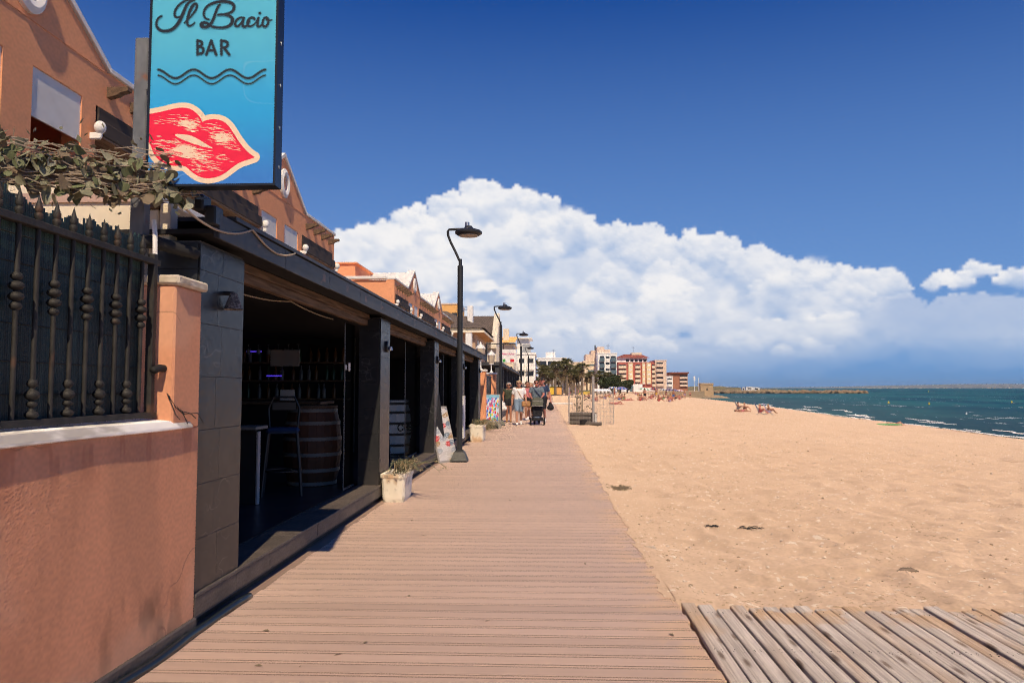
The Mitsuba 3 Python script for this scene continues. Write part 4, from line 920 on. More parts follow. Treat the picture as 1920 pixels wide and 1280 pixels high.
# hanging white sign further along
hs = thing('hanging_sign', 'white hanging sign with green and red blocks beyond the lanterns', 'sign')
xa, xb_, za, zb = -2.62, -1.62, 3.05, 3.88
Y = 40.0
k = (Y / 1430)
def pz(u, v, Y): r = FWD + np.array([0.99906488, 0.04323616, 0]) * (u - 960) / 1430. - np.array([0.0026256, -0.06067009, 0.99815442]) * (v - 640) / 1430.; t = Y / r[1]; return r[0] * t, 1.45 + r[2] * t
(xa, zb), (xb_, za) = pz(940, 655, Y), pz(968, 680, Y)
put('board', MB().cbox(xa, xb_, Y, Y + .1, za, zb, .01), 'white_clean', hs)
mat('sign_green', (.06, .35, .07), .5); mat('sign_redblock', (.6, .02, .04), .5); mat('sign_pink', (.62, .2, .34), .5)
w_, h_ = xb_ - xa, zb - za
put('green_block', MB().box(xa + .08 * w_, xa + .27 * w_, Y - .012, Y - .001, za + .06 * h_, za + .28 * h_), 'sign_green', hs, label='green block')
put('red_block', MB().box(xa + .60 * w_, xa + .85 * w_, Y - .012, Y - .001, za + .06 * h_, za + .28 * h_), 'sign_redblock', hs, label='red block')
sc_ = []
for x0, wl in ((.06, .3), (.42, .45)):
    q = np.linspace(0, 1, 30); sc_.append(LineString(np.stack([xa + (x0 + wl * q) * w_, za + h_ * (.66 + .08 * np.sin(q * 26) * (1 - .4 * q))], 1)).buffer(.012))
put('script', MB().prism(unary_union(sc_), Y - .010, Y - .001, 'xz'), 'sign_pink', hs, label='faint pink handwriting')
put('side_tab', MB().cbox(xa - .10, xa - .003, Y - .05, Y + .3, za + .3 * h_, zb - .1 * h_, .01), 'sign_pink', hs)
put('hanger', MB().cyl((xa + .1, Y + .05, zb), (xa + .1, Y + .05, zb + .3), .02).cyl((xa - .8, Y + .05, zb + .3), (xb_, Y + .05, zb + .3), .025).cyl((xa - .8, Y + .05, 0), (xa - .8, Y + .05, zb + .3), .05), 'black_metal', hs)

# salmon lantern pillars, fence between them, then a second dark terrace
def lantern_pillar(x, y, label):
    t = thing('gate_pillar', label, 'pillar', None)
    put('shaft', MB().cbox(x - .2, x + .2, y - .2, y + .2, -.05, 2.02, .01), 'salmon_stucco', t); put('cap', MB().cbox(x - .24, x + .24, y - .24, y + .24, 2.021, 2.10, .015), 'white_paint', t)
    return t
def lantern(x, y, label):
    t = thing('lantern', label, 'lantern'); z = 2.1; X = M4((x, y, z))
    put('stem', MB().lathe([(.09, 0), (.04, .05), (.025, .12), (.025, .3), (.05, .36), (0, .36)], n=12), 'white_clean', t, xf=X)
    put('glass', MB().lathe([(.10, .36), (.17, .75)], n=6), 'lens_glass', t, xf=X)
    put('roof', MB().lathe([(.175, .75), (.175, .765), (.09, .86), (.045, .89), (.025, .96), (0, .99)], n=6), 'white_clean', t, xf=X)
    put('frame', MB().lathe([(.11, .355), (.11, .38), (.09, .38)], n=6).lathe([(.18, .73), (.18, .755), (.16, .755)], n=6), 'white_clean', t, xf=X)
lantern_pillar(-2.28, 26.9, 'first salmon gate pillar past the end of the bar'); lantern_pillar(-2.28, 32.4, 'second salmon gate pillar, behind the ice cream board')
lantern(-2.28, 26.9, 'white lantern with cream glass on the first salmon gate pillar'); lantern(-2.28, 32.4, 'white lantern with cream glass on the second salmon gate pillar')
tf = thing('terrace_fence', 'dark mesh fence between the two salmon gate pillars', 'fence')
put('base_wall', MB().box(-2.4, -2.2, 27.11, 32.19, -.05, .6), 'salmon_stucco', tf); put('screen', MB().box(-2.32, -2.28, 27.11, 32.19, .601, 1.95), 'cane_screen', tf)
for z in (.62, 1.9): put('rail', MB().box(-2.33, -2.25, 27.11, 32.19, z, z + .04), 'black_metal', tf)
d2 = thing('dark_terrace', 'second dark roofed terrace bar beyond the salmon gate pillars', 'bar')
put('roof', MB().cbox(-7, -1.95, 34.2, 62, 2.45, 2.62, .01), 'fascia_slate', d2); put('back_wall', MB().box(-7, -6.8, 34.2, 62, 0, 2.44), 'dark_interior', d2); put('base_wall', MB().box(-2.3, -2.1, 34.2, 62, -.05, .3), 'kerb_stone', d2)
for y in np.arange(34.3, 62, 3.4): put('post', MB().box(-2.25, -2.05, y, y + .25, .301, 2.449), 'fascia_slate', d2)
for y in np.arange(34.55, 58, 3.4): put('curtain', MB().box(-2.2, -2.17, y, y + 1.5, .302, 2.3), 'roof_felt', d2)

# ---------------------------------------------------------------- houses and flats down the shore
def tile_roof_mat(k, c0, c1):
    mat(k, proc(lambda p, n, uv: mix(c0, c1, noise(p.x * 3, p.y * 3, p.z * 3)) * (.55 + .9 * dr.abs(dr.sin(p.x * 11 + p.y * 11)))), .85)
tile_roof_mat('roof_tile', (.075, .06, .05), (.13, .10, .085))
mat('house_tan', (.48, .33, .22), .85); mat('house_cream', (.72, .64, .50), .85); mat('house_orange', (.72, .40, .14), .85); mat('eave_orange', (.55, .30, .14), .8); mat('flat_white', (.80, .79, .77), .8)
mat('flat_cream', (.72, .60, .45), .85); mat('flat_pink', (.66, .52, .42), .85); mat('flat_red', (.44, .135, .11), .85); mat('flat_yellow', (.74, .60, .38), .85); mat('brick_red', (.36, .16, .10), .9); mat('roof_red', (.24, .075, .055), .85); mat('glass_blue', (.10, .15, .18), .15); mat('awning_grey', (.32, .34, .36), .7)
def P3(u, v, Y): x, z = pz(u, v, Y); return x, z
h1 = thing('tiled_house', 'tan house with dark hipped tile roof and orange eaves', 'house')
Y0, Y1 = 70, 84; xr, ze = P3(908, 618, Y0); xl = xr - 11
put('wall', MB().box(xl, xr - .9, Y0 + .9, Y1, 0, ze - .05), 'house_tan', h1)
put('eave', MB().box(xl, xr, Y0, Y1 + .5, ze - .25, ze - .051).box(xl, xr - .3, Y0 + .3, Y1, ze - .05, ze + .18), 'house_cream', h1)
put('eave_lining', MB().box(xl, xr - .05, Y0 + .05, Y1, ze - .30, ze - .255), 'eave_orange', h1)
zr = P3(860, 585, Y0 + 6)[1]
put('roof', MB().add([(xl, Y0, ze + .19), (xr, Y0, ze + .19), (xr, Y1, ze + .19), (xl, Y1, ze + .19), (xl + 1, Y0 + 5, zr), (xr - 4.2, Y0 + 5, zr), (xr - 4.2, Y1 - 5, zr), (xl + 1, Y1 - 5, zr)], [(0, 1, 5, 4), (1, 2, 6, 5), (2, 3, 7, 6), (3, 0, 4, 7), (4, 5, 6, 7)]), 'roof_tile', h1)
put('chimney', MB().cbox(*sorted([P3(877, 580, Y0 + 4)[0], P3(887, 580, Y0 + 4)[0]]), Y0 + 3.6, Y0 + 4.4, ze + .5, P3(880, 574, Y0 + 4)[1], .02), 'white_clean', h1)
for yw in (73, 76.5, 80): bx('window', xr - .91, xr - .88, yw, yw + 1.2, ze - 2.0, ze - .7, 'pane', h1)
bx('side_wing', *[P3(873, 640, 69)[0], P3(884, 640, 69)[0]], 69, 69.8, 2.4, P3(880, 624, 69)[1], 'white_clean', h1)
h2 = thing('gable_house', 'cream house with steep dark tile roof behind the tan house', 'house')
Y0, Y1 = 88, 100; xr, ze = P3(935, 650, Y0); zr = P3(930, 588, Y0 + 3)[1]; xl = P3(870, 640, Y0)[0] - 3
put('wall', MB().box(xl, xr - .3, Y0 + .3, Y1, 0, ze).prism(Polygon([(Y0 + .3, ze), (Y1, ze), ((Y0 + Y1) / 2, zr - .2)]), xr - .9, xr - .3, 'yz'), 'house_cream', h2)
put('roof', MB().add([(xl, Y0 - .3, ze - .2), (xr - .9, Y0 - .3, ze - .2), (xr - .9, (Y0 + Y1) / 2, zr), (xl, (Y0 + Y1) / 2, zr), (xl, Y1, ze), (xr - .9, Y1, ze)], [(0, 1, 2, 3), (3, 2, 5, 4)]), 'roof_tile', h2)
put('verge', MB().prism(Polygon([(Y0 - .3, ze - .2), (Y0 - .3, ze + .2), ((Y0 + Y1) / 2, zr + .35), (Y1, ze + .3), (Y1, ze), ((Y0 + Y1) / 2, zr)]), xr - .9, xr - .25, 'yz'), 'house_cream', h2)
h3 = thing('orange_block', 'plain orange flat roofed block behind the tiled roofs', 'building')
a, z = P3(842, 571, 112); b, _ = P3(860, 571, 112); put('wall', MB().box(a - 3, b, 112, 120, 0, z), 'house_orange', h3); put('cap', MB().box(a - 3.1, b + .1, 111.9, 120.1, z + .001, z + .2), 'flat_pink', h3); bx('window', a + .4, a + 1.2, 111.97, 112.02, z - 2.6, z - 1.2, 'pane', h3)

def flats(name, label, u0, u1, vt, Y, depth, wall, cols, floors, win='pane', extra=None):
    """block of flats whose front spans photo columns u0..u1 at distance Y; cols: list of (f0, f1, kind)"""
    t = thing(name, label, 'building'); x0, zt = P3(u0, vt, Y); x1, _ = P3(u1, vt, Y); W = x1 - x0; fh = (zt - .6) / floors
    put('wall', MB().box(x0, x1, Y + .9, Y + depth, 0, zt), wall, t)
    put('roof_cap', MB().box(x0 - .15, x1 + .15, Y + .75, Y + depth + .1, zt + .001, zt + .3), wall, t)
    xm = MB()
    for f0, f1, kind, m in cols:
        a, b = x0 + f0 * W, x0 + f1 * W
        if kind == 'bay':
            put('bay', MB().box(a, b, Y, Y + .899, 3.0, zt - .05), m, t)
        for k in range(floors):
            z0 = .3 + k * fh
            if k == 0 and kind != 'shop': continue
            if kind == 'balcony':
                put('opening', MB().box(a + .1, b - .1, Y + .88, Y + .899, z0 + .05, z0 + fh - .35), win, t) if False else bx('opening', a + .1, b - .1, Y + .86, Y + .895, z0 + .05, z0 + fh - .35, win, t)
                bx('balcony', a, b, Y - .1, Y + .859, z0 - .12, z0 + .95, m, t)
            elif kind == 'window':
                bx('window', a, b, Y + .86, Y + .895, z0 + .8, z0 + fh - .45, m, t)
            elif kind == 'bay':
                bx('window', a + (b - a) * .22, b - (b - a) * .22, Y - .03, Y - .002, z0 + .9, z0 + fh - .4, extra or 'white_clean', t)
            elif kind == 'shop' and k == 0:
                bx('shop_window', a, b, Y + .86, Y + .895, .2, fh * .85, m, t)
    return t, x0, x1, zt
# white block with balconies above the walkers
wf, x0, x1, zt = flats('white_flats', 'white balconied block behind the second and third lamps', 968, 1003, 664, 118, 14, 'flat_white', [(.1, .45, 'balcony', 'flat_white'), (.55, .95, 'balcony', 'flat_white'), (.1, .9, 'shop', 'pane')], 3)
put('penthouse', MB().box(x0, x0 + 1.9, 121, 128, zt + .31, zt + 2.6).box(x0 - .2, x0 + 2.4, 120.2, 128, zt + 2.601, zt + 2.75), 'flat_white', wf); put('pergola', MB().box(x0 + .9, x0 + 2.2, 119.2, 120.1, zt + .31, zt + 1.6), 'awning_grey', wf)
wf2, x0, x1, zt = flats('cream_flats', 'cream flats with orange awnings just right of the second lamp', 926, 962, 646, 104, 12, 'house_cream', [(.2, .5, 'balcony', 'house_orange'), (.6, .95, 'window', 'pane')], 3)
put('roof', MB().add([(x0 - .5, 104, zt + .3), (x1 + .3, 104, zt + .3), (x1 + .3, 112, zt + 1.6), (x0 - .5, 112, zt + 1.6)], [(0, 1, 2, 3)]), 'house_orange', wf2); put('chimney', MB().box(x0 + 1.1, x0 + 1.9, 107, 108, zt + .3, zt + 2.4), 'house_cream', wf2)
wf3, x0, x1, zt = flats('white_hotel', 'low white block with a roof box behind the palms', 1008, 1062, 672, 205, 14, 'flat_white', [(.02, .32, 'balcony', 'flat_white'), (.34, .62, 'balcony', 'flat_white'), (.66, .97, 'balcony', 'flat_white')], 3)
put('roof_box', MB().box(x0 + 2.2, x0 + 4.8, 208, 214, zt + .31, P3(1030, 660, 208)[1]), 'flat_white', wf3)
wf3b, *_ = flats('pale_flats', 'small pale flats between the white hotel and the cream tower', 1062, 1092, 680, 240, 12, 'flat_cream', [(.05, .45, 'balcony', 'flat_cream'), (.55, .95, 'balcony', 'flat_white')], 4)
wf4, x0, x1, zt = flats('cream_tower', 'stepped cream block left of the white glazed block', 1094, 1122, 678, 236, 16, 'flat_cream', [(.3, .72, 'window', 'glass_blue'), (.0, .28, 'bay', 'flat_cream'), (.74, 1, 'bay', 'flat_pink')], 5, extra='flat_cream')
put('upper_storey', MB().box(x0 + .8, x1, 238, 250, zt + .31, P3(1100, 664, 238)[1]).box(x0 + 2.6, x1, 239.5, 250, zt + 2.0, P3(1110, 657, 240)[1]), 'flat_pink', wf4); put('chimney', MB().box(x1 - .9, x1 - .5, 240, 240.6, zt, P3(1117, 647, 240)[1]), 'black_metal', wf4)
wf5, x0, x1, zt = flats('white_glazed_block', 'white glazed block with terraces left of the red flats', 1121, 1157, 663, 230, 16, 'flat_white', [(.1, .35, 'balcony', 'glass_blue'), (.42, .62, 'window', 'pane'), (.66, .96, 'balcony', 'glass_blue')], 6)
put('roof_terrace', MB().box(x0, x0 + 2.2, 233, 244, zt + .31, P3(1125, 650, 233)[1]).box(x0 + 1.2, x0 + 4, 233.5, 244, zt + .31, P3(1132, 655, 233)[1]), 'flat_pink', wf5)
rf_, x0, x1, zt = flats('red_flats', 'red and cream striped seafront flats with balconies', 1160, 1228, 680, 300, 18, 'flat_red',
    [(0, .21, 'balcony', 'flat_cream'), (.27, .39, 'bay', 'flat_yellow'), (.46, .60, 'balcony', 'flat_cream'), (.65, .73, 'bay', 'flat_yellow'), (.77, .89, 'bay', 'flat_yellow'), (.92, 1, 'balcony', 'flat_cream'), (.0, 1, 'shop', 'flat_white')], 6)
put('attic', MB().box(x0 - .8, x0 + 11.5, 303, 316, zt + .31, P3(1180, 671, 303)[1]), 'flat_white', rf_); put('attic_roof', MB().add([(x0 - 1.4, 302, P3(1180, 671, 303)[1]), (x0 + 12.4, 302, P3(1180, 671, 303)[1]), (x0 + 10, 309, P3(1180, 663, 303)[1]), (x0 + 3, 309, P3(1180, 663, 303)[1])], [(0, 1, 2, 3)]), 'roof_red', rf_)
put('lift_house', MB().box(x0 + 6, x0 + 10, 308, 314, zt + 2, P3(1195, 661, 308)[1]), 'flat_cream', rf_)
for k in range(5): bx('attic_window', x0 + 3.2 + k * 1.7, x0 + 4.4 + k * 1.7, 302.95, 302.99, zt + .5, zt + 1.6, 'pane', rf_)
bx('white_shopfront', x0 - 6, x0 + 9, 298.5, 299.9, 0, 2.9, 'flat_white', rf_); bx('shop_door', x0 - 2, x0 + .4, 298.44, 298.49, 0, 2.3, 'pane', rf_); bx('shop_door', x0 + 4, x0 + 5.5, 298.44, 298.49, 0, 2.3, 'glass_blue', rf_)
rw, *_ = flats('pink_flats', 'pale pink corner block joined to the red flats', 1229, 1250, 676, 299, 16, 'flat_pink', [(.08, .72, 'balcony', 'flat_pink')], 6)
lr, *_ = flats('low_white_flats', 'low white houses between the pink block and the brick block', 1250, 1262, 706, 330, 10, 'flat_white', [(.1, .9, 'balcony', 'flat_white')], 3)
br, x0, x1, zt = flats('brick_flats', 'brown brick block at the right end of the town', 1258, 1290, 701, 390, 14, 'brick_red', [(.52, .97, 'balcony', 'flat_pink')], 4)
put('roof', MB().box(x0 - .4, x1 + .4, 389.5, 405, zt + .31, zt + .9), 'roof_red', br)

for key, ux, Y, zt_ in ((wf3, 1038, 208, 655), (wf5, 1140, 236, 645), (rf_, 1187, 309, 650), (wf, 985, 122, 650), (h1, 868, 76, 572)):
    x, z = P3(ux, zt_, Y); _, zb_ = P3(ux, zt_ + 14, Y); put('aerial', MB().cyl((x, Y, zb_), (x, Y, z), .03 + Y * .00012, n=5).box(x - .6, x + .6, Y - .03, Y + .03, z - .5, z - .42).box(x - .4, x + .4, Y - .03, Y + .03, z - .25, z - .18), 'steel', key)
# ---------------------------------------------------------------- palms and trees
def frond(bm, base, az, el, L, w, droop, rs, segs=5):
    d = np.array([math.cos(az) * math.cos(el), math.sin(az) * math.cos(el), math.sin(el)]); s = np.array([-math.sin(az), math.cos(az), 0])
    for q in range(9):                                   # a fan of narrow leaflets
        a = (q - 4) / 4 * 1.15; dd = d * math.cos(a) + s * math.sin(a); l = L * (1 - .12 * abs(q - 4) / 4) * rs.uniform(.85, 1.05)
        o = base + d * L * .45; tip = o + dd * l * .62 + np.array([0, 0, -droop * l * .35]); e = np.cross(dd, [0, 0, 1.0]); e /= max(np.linalg.norm(e), 1e-6); mid = o + dd * l * .3
        bm.add([o, mid + e * w, tip, mid - e * w], [(0, 1, 2, 3)])
    bm.add([base, base + s * .03, base + d * L * .45 + s * .02, base + d * L * .45 - s * .02], [(0, 1, 2, 3)])
PALMS = []
for sd in range(3):
    rs = random.Random(sd + 40); H = 7.0
    tr, cr, sk = MB(), MB(), MB()
    path = [(0.12 * math.sin(z * .4 + sd) * z / H, .08 * math.sin(z * .5) * z / H, z) for z in np.linspace(0, H, 8)]; tr.tube(path, np.linspace(.24, .15, 8), 9); top = np.array(path[-1])
    for k in range(44):
        frond(cr, top + [0, 0, rs.uniform(-.2, .25)], rs.uniform(0, 6.28), rs.uniform(-.55, 1.25), rs.uniform(1.1, 1.75), .05, rs.uniform(.2, .9), rs)
    for k in range(40):
        frond(sk, top + [0, 0, rs.uniform(-1.9, -.1)], rs.uniform(0, 6.28), rs.uniform(-1.4, -.7), rs.uniform(.7, 1.2), .05, rs.uniform(.5, 1), rs)
    PALMS.append((shp(tr, 'palm_trunk', True), shp(cr, 'palm_green'), shp(sk, 'palm_skirt')))
palm_px = [(1000, 676, 128), (984, 693, 120), (1017, 690, 140), (1028, 700, 150), (1041, 678, 150), (1053, 690, 165), (1062, 671, 158), (1072, 694, 150), (1081, 700, 170), (1091, 680, 168), (1100, 700, 190), (1012, 706, 160), (1047, 708, 185),
           (1035, 690, 175), (1068, 706, 195), (1085, 692, 190), (992, 703, 150), (1107, 697, 178), (1126, 696, 190), (1118, 704, 205), (1140, 698, 205), (1150, 702, 215), (1022, 685, 178), (1160, 704, 225), (1058, 700, 205), (1076, 684, 200)]
for i, (u, v, Y) in enumerate(sorted(palm_px)):
    x, z = P3(u, v, Y); s = z / 8.0; t = thing('palm_tree', f'fan palm with brown skirt, crown {ORD[i]} from the left in the grove', 'palm tree', 'fan palms along the promenade')
    X = M4((x, Y, .0), rz=rr(0, 6.28), s=(1.3 * (.6 + .4 * s), 1.3 * (.6 + .4 * s), s)); a, b, c = PALMS[i % 3]
    put('trunk', a, 'palm_trunk', t, xf=X); put('crown', b, 'palm_green', t, xf=X); put('skirt', c, 'palm_skirt', t, xf=X)
def bushy(name, label, x, y, z0, rx, rz, n, m, seed, trunk=True, sz=.3):
    t = thing(name, label, 'tree'); rs = np.random.default_rng(seed); cm = MB()
    lob = rs.normal(0, 1, (9, 3)); lob = lob / np.linalg.norm(lob, axis=1, keepdims=True) * rs.uniform(.35, .7, (9, 1))
    vs, fs_ = [], []
    for k in range(n):
        c = lob[rs.integers(9)]; d = rs.normal(0, 1, 3); d /= np.linalg.norm(d); p = c + d * .42 * rs.uniform(.5, 1) ** .5
        p = p * [rx, rx, rz] + [x, y, z0]; e, g = rs.normal(0, 1, (2, 3)); e = e / np.linalg.norm(e) * sz * rs.uniform(.6, 1.2); g = g / np.linalg.norm(g) * sz * .6
        vs += [p - e, p + g, p + e, p - g]; fs_.append([4 * k, 4 * k + 1, 4 * k + 2, 4 * k + 3])
    put('crown', cm.add(vs, fs_), m, t)
    if trunk: put('trunk', MB().cyl((x, y, 0), (x, y, z0), .22, .12, 8), 'palm_trunk', t)
for i, (u, v, Y, rx, rz, lb) in enumerate(((1148, 716, 195, 3.2, 2.3, 'round dark tree in front of the glazed block'), (1163, 718, 200, 2.8, 2.0, 'round dark tree left of the red flats'), (1176, 722, 205, 2.2, 1.5, 'low dark bush before the red flats'), (1134, 720, 190, 2.4, 1.8, 'dark leafy tree at the right end of the palm grove'), (1005, 722, 150, 1.8, 1.6, 'low leafy tree behind the walkers'))):
    x, z = P3(u, v, Y); bushy('leafy_tree', lb, x, Y, z, rx, rz, 1500, 'tree_green', 50 + i, sz=.28)

# ---------------------------------------------------------------- headland, watchtower, breakwater, far hills
def mound(name, xs, ys, zf, m, **lab): return put(name, grid(xs, ys, zf), m, smooth=True, **lab)
mound('headland', np.linspace(30, 150, 80), np.linspace(335, 640, 60), lambda X, Y: -3.4 + 3.0 * np.clip(1 - np.maximum(np.abs((X - Y * .175) / (Y * .045)), np.abs((Y - 490) / 145)) ** 4, 0, 1) * (.55 + .7 * meshkit.fbm(np.stack([X * .2, Y * .12, X * 0], -1), 3, 4)), 'rock', kind='structure')
mound('far_scrub', np.linspace(60, 260, 50), np.linspace(620, 900, 20), lambda X, Y: -3.5 + 6.0 * np.clip(1 - ((X - 150) / 100) ** 2, 0, 1) * np.clip(1 - ((Y - 760) / 120) ** 2, 0, 1) * (.6 + .8 * meshkit.fbm(np.stack([X * .1, Y * .05, X * 0], -1), 3, 7)), 'scrub', kind='structure')
wt = thing('watchtower', 'old square ochre stone watchtower on the rocky point', 'watchtower')
xt, zb_ = P3(1326, 741, 330); w0 = 24 / 1430 * 330 / 2; ztp = P3(1326, 718, 330)[1]
pts = [(-w0 * 1.06, 0), (w0 * 1.06, 0), (w0 * .98, ztp - zb_ - 1.0), (-w0 * .98, ztp - zb_ - 1.0)]
q = [(sx_ * w, sy_ * w, z) for w, z in ((w0 * 1.05, -1.0), (w0 * .94, ztp - zb_ - .9)) for sx_, sy_ in ((-1, -1), (1, -1), (1, 1), (-1, 1))]
put('shaft', MB().add(np.array(q) + [xt, 333, zb_], [(0, 1, 5, 4), (1, 2, 6, 5), (2, 3, 7, 6), (3, 0, 4, 7), (4, 5, 6, 7)]), 'tower_stone', wt)
put('parapet', MB().cbox(xt - w0 * 1.02, xt + w0 * 1.02, 333 - w0 * 1.02, 333 + w0 * 1.02, ztp - .95, ztp, .1), 'tower_stone', wt)
bx('window', xt - .25, xt + .3, 333 - w0 * 1.03, 333 - w0 * .9, zb_ + 2.0, zb_ + 3.0, 'pane', wt)
mound('tower_rock', np.linspace(xt - 9, xt + 13, 40), np.linspace(322, 346, 30), lambda X, Y: -3.2 + 1.3 * np.clip(1.25 - ((X - xt - 1) / 9.5) ** 2 - ((Y - 334) / 11) ** 2, 0, 1) * (.6 + .8 * meshkit.fbm(np.stack([X * .5, Y * .5, X * 0], -1), 3, 2)), 'rock', kind='structure')
bw = MB(); rs = np.random.default_rng(8)
xa_, xb2 = P3(1342, 734, 600)[0], P3(1622, 734, 600)[0]
for k in range(760):
    f = k / 760; x = xa_ + (xb2 - xa_) * f + rs.normal(0, .5); r = rs.uniform(.6, 1.2)
    m = trimesh.creation.icosphere(1, 1.0); v = m.vertices * (r * rs.uniform(.7, 1.3, 3)) + rs.normal(0, .1 * r, m.vertices.shape)
    bw.add(v + [x, 600 + rs.normal(0, 2.5), -2.7 + rs.uniform(0, 1.7)], m.faces)
put('breakwater', bw, 'rock', label='long low breakwater of ochre rocks reaching into the sea', cat='breakwater', kind='stuff')
for i, (u0, u1, vt, lb) in enumerate(((1392, 1396, 726, 'tiny white hut left on the breakwater'), (1399, 1412, 725, 'larger white hut on the breakwater'), (1413, 1424, 726, 'white hut with dark door on the breakwater'))):
    t = thing('white_hut', lb, 'hut'); x0, zt = P3(u0, vt, 606); x1, _ = P3(u1, vt, 606)
    bx('wall', x0, x1, 606, 610, -2.5, zt, 'flat_white', t); bx('roof', x0 - .2, x1 + .2, 605.7, 610.3, zt + .002, zt + .15, 'flat_white', t); bx('opening', x0 + (x1 - x0) * .2, x1 - (x1 - x0) * .25, 605.9, 605.99, zt - 1.8, zt - .7, 'pane', t)
for i, (u, vt, lb) in enumerate(((1302, 705, 'left white flagpole mast by the watchtower'), (1310, 708, 'right thin white mast by the watchtower'))):
    x, zt = P3(u, vt, 325); t = thing('mast', lb, 'mast'); put('pole', MB().cyl((x, 325, -.3), (x, 325, zt), .16, .10, 8), 'white_clean', t)
    put('banner', MB().box(x - .3, x + .3, 324.9, 325.1, zt - 1.8, zt) if i == 0 else MB().box(x - .12, x + .12, 324.9, 325.1, zt - .5, zt), 'white_clean', t)
sw = thing('sea_wall', 'low ochre retaining wall above the crowded sand', 'wall'); a, _ = P3(1236, 736, 285); b, _ = P3(1318, 736, 320)
put('wall', MB().add(*bar_between(np.array([a, 285, -.9]), np.array([b, 318, -1.2]), .6, 2.4)), 'tower_stone', sw)
hx = np.linspace(2600, 9000, 160)
def hill(X, Y): e = np.clip((X - 2600) / 3200, 0, 1) ** .8; b = np.clip(1 - ((Y - 9400) / 1300) ** 2, 0, 1); return -6 + b * e * (62 + 40 * (meshkit.fbm(np.stack([X / 900, Y / 900, X * 0], -1), 4, 12) - .5))
put('far_hills', grid(hx, np.linspace(8100, 10600, 20), hill), 'far_hill', smooth=True, kind='structure')
tw = MB(); rs = np.random.default_rng(3)
for k in range(160): x = rs.uniform(3400, 7600); y = 8130 + rs.uniform(0, 250); s = rs.uniform(8, 26); tw.box(x, x + s, y, y + s, -2, rs.uniform(2, 6))
put('far_town', tw, 'flat_cream', label='pale strip of a distant town along the far shore', cat='town', kind='stuff')
# buoys
for i, (u, v, m) in enumerate(((1666, 755, 'cloth_yellow'), (1742, 757, 'cloth_yellow'), (1741, 734, 'cloth_yellow'), (1897, 754, 'cloth_yellow'), (1812, 775, 'white_clean'))):
    r = FWD + np.array([0.99906488, 0.04323616, 0]) * (u - 960) / 1430. - np.array([0.0026256, -0.06067009, 0.99815442]) * (v - 640) / 1430.; tt = 4.1 / -r[2]; p = EYE + r * tt
    s = min(1.0, p[1] / 400) * .8
    put('buoy', MB().lathe([(0, 1.6), (.16, 1.55), (.45, .7), (.55, .3), (.5, 0), (.0, -.2)], n=12), m, smooth=40, xf=M4((p[0], p[1], SEA - .05), s=s), label=['small yellow buoy nearest the breakwater end', 'yellow buoy in the middle of the bay', 'tiny yellow buoy far out near the horizon', 'yellow buoy at the far right of the sea', 'white buoy among the near waves'][i], cat='buoy')

# ---------------------------------------------------------------- air
scene['air'] = {'type': 'homogeneous', 'albedo': C((.95, .95, .95)), 'sigma_t': 5.5e-5, 'phase': {'type': 'hg', 'g': .75}}
scene['haze'] = {'type': 'cube', 'to_world': T().translate([3000, 5800, 47]).scale([9400, 6500, 58]), 'bsdf': {'type': 'null'}, 'interior': {'type': 'ref', 'id': 'air'}}
scene['camera']['medium'] = {'type': 'ref', 'id': 'air'}
tag('haze', 'thin sea haze over the bay', 'haze', kind='stuff')

# ---------------------------------------------------------------- sapling enclosure on the sand
en = thing('sapling_enclosure', 'wire mesh enclosure round young saplings on the sand', 'enclosure')
ex0, ex1, ey0, ey1, ez = .98, 2.75, 30.9, 32.6, -.05
wm = MB()
for (a, b) in (((ex0, ey0), (ex1, ey0)), ((ex1, ey0), (ex1, ey1)), ((ex1, ey1), (ex0, ey1)), ((ex0, ey1), (ex0, ey0))):
    a, b = np.array(a), np.array(b)
    for z in np.arange(.02, 1.36, .15): wm.cyl((*a, z), (*b, z), .003, n=4)
    for f in np.linspace(0, 1, 14 if a[1] == b[1] else 4): p = a + (b - a) * f; wm.cyl((*p, ez), (*p, 1.36), .003, n=4)
put('wire_mesh', wm, 'galv', en)
for x, y in ((ex0, ey0), (ex1, ey0), (ex1, ey1), (ex0, ey1)): put('post', MB().cyl((x, y, ez), (x, y, 1.42), .010, n=6), 'galv', en)
put('thick_post', MB().cyl((1.93, 30.8, ez), (1.93, 30.8, 1.92), .052, n=12), 'galv', en, label='thick grey post')
put('short_stake', MB().cyl((2.02, 30.75, ez), (2.02, 30.75, .42), .03, n=8), 'white_paint', en)
mat('log_grey', proc(lambda p, n, uv: mix((.07, .06, .05), (.20, .17, .15), fbm(p.x * 3, p.y * 12, p.z * 20, 3))), .9)
for i, z in enumerate((.06, .22, .38)):
    lbs = ('bottom log of the stack beside the saplings', 'middle log of the stack beside the saplings', 'top log of the stack beside the saplings')
    put('log', MB().tube([(.98 + rr(0, .03), 31.05 - i * .02, z), (1.6, 31.02, z), (2.08, 31.0, z)], [.08, .085, .08], 12), 'log_grey', smooth=40, label=lbs[i], cat='log')
put('log', MB().tube([(1.62, 30.55, .03), (2.2, 30.25, .035)], .075, 12), 'log_grey', smooth=40, label='loose log lying in front of the log stack', cat='log')
put('bucket', MB().lathe([(0, 0), (.13, 0), (.15, .2), (.14, .2), (.12, .02)], n=14), 'black_rubber', xf=M4((1.52, 30.6, -.02)), label='dark round bucket in front of the log stack', cat='bucket')
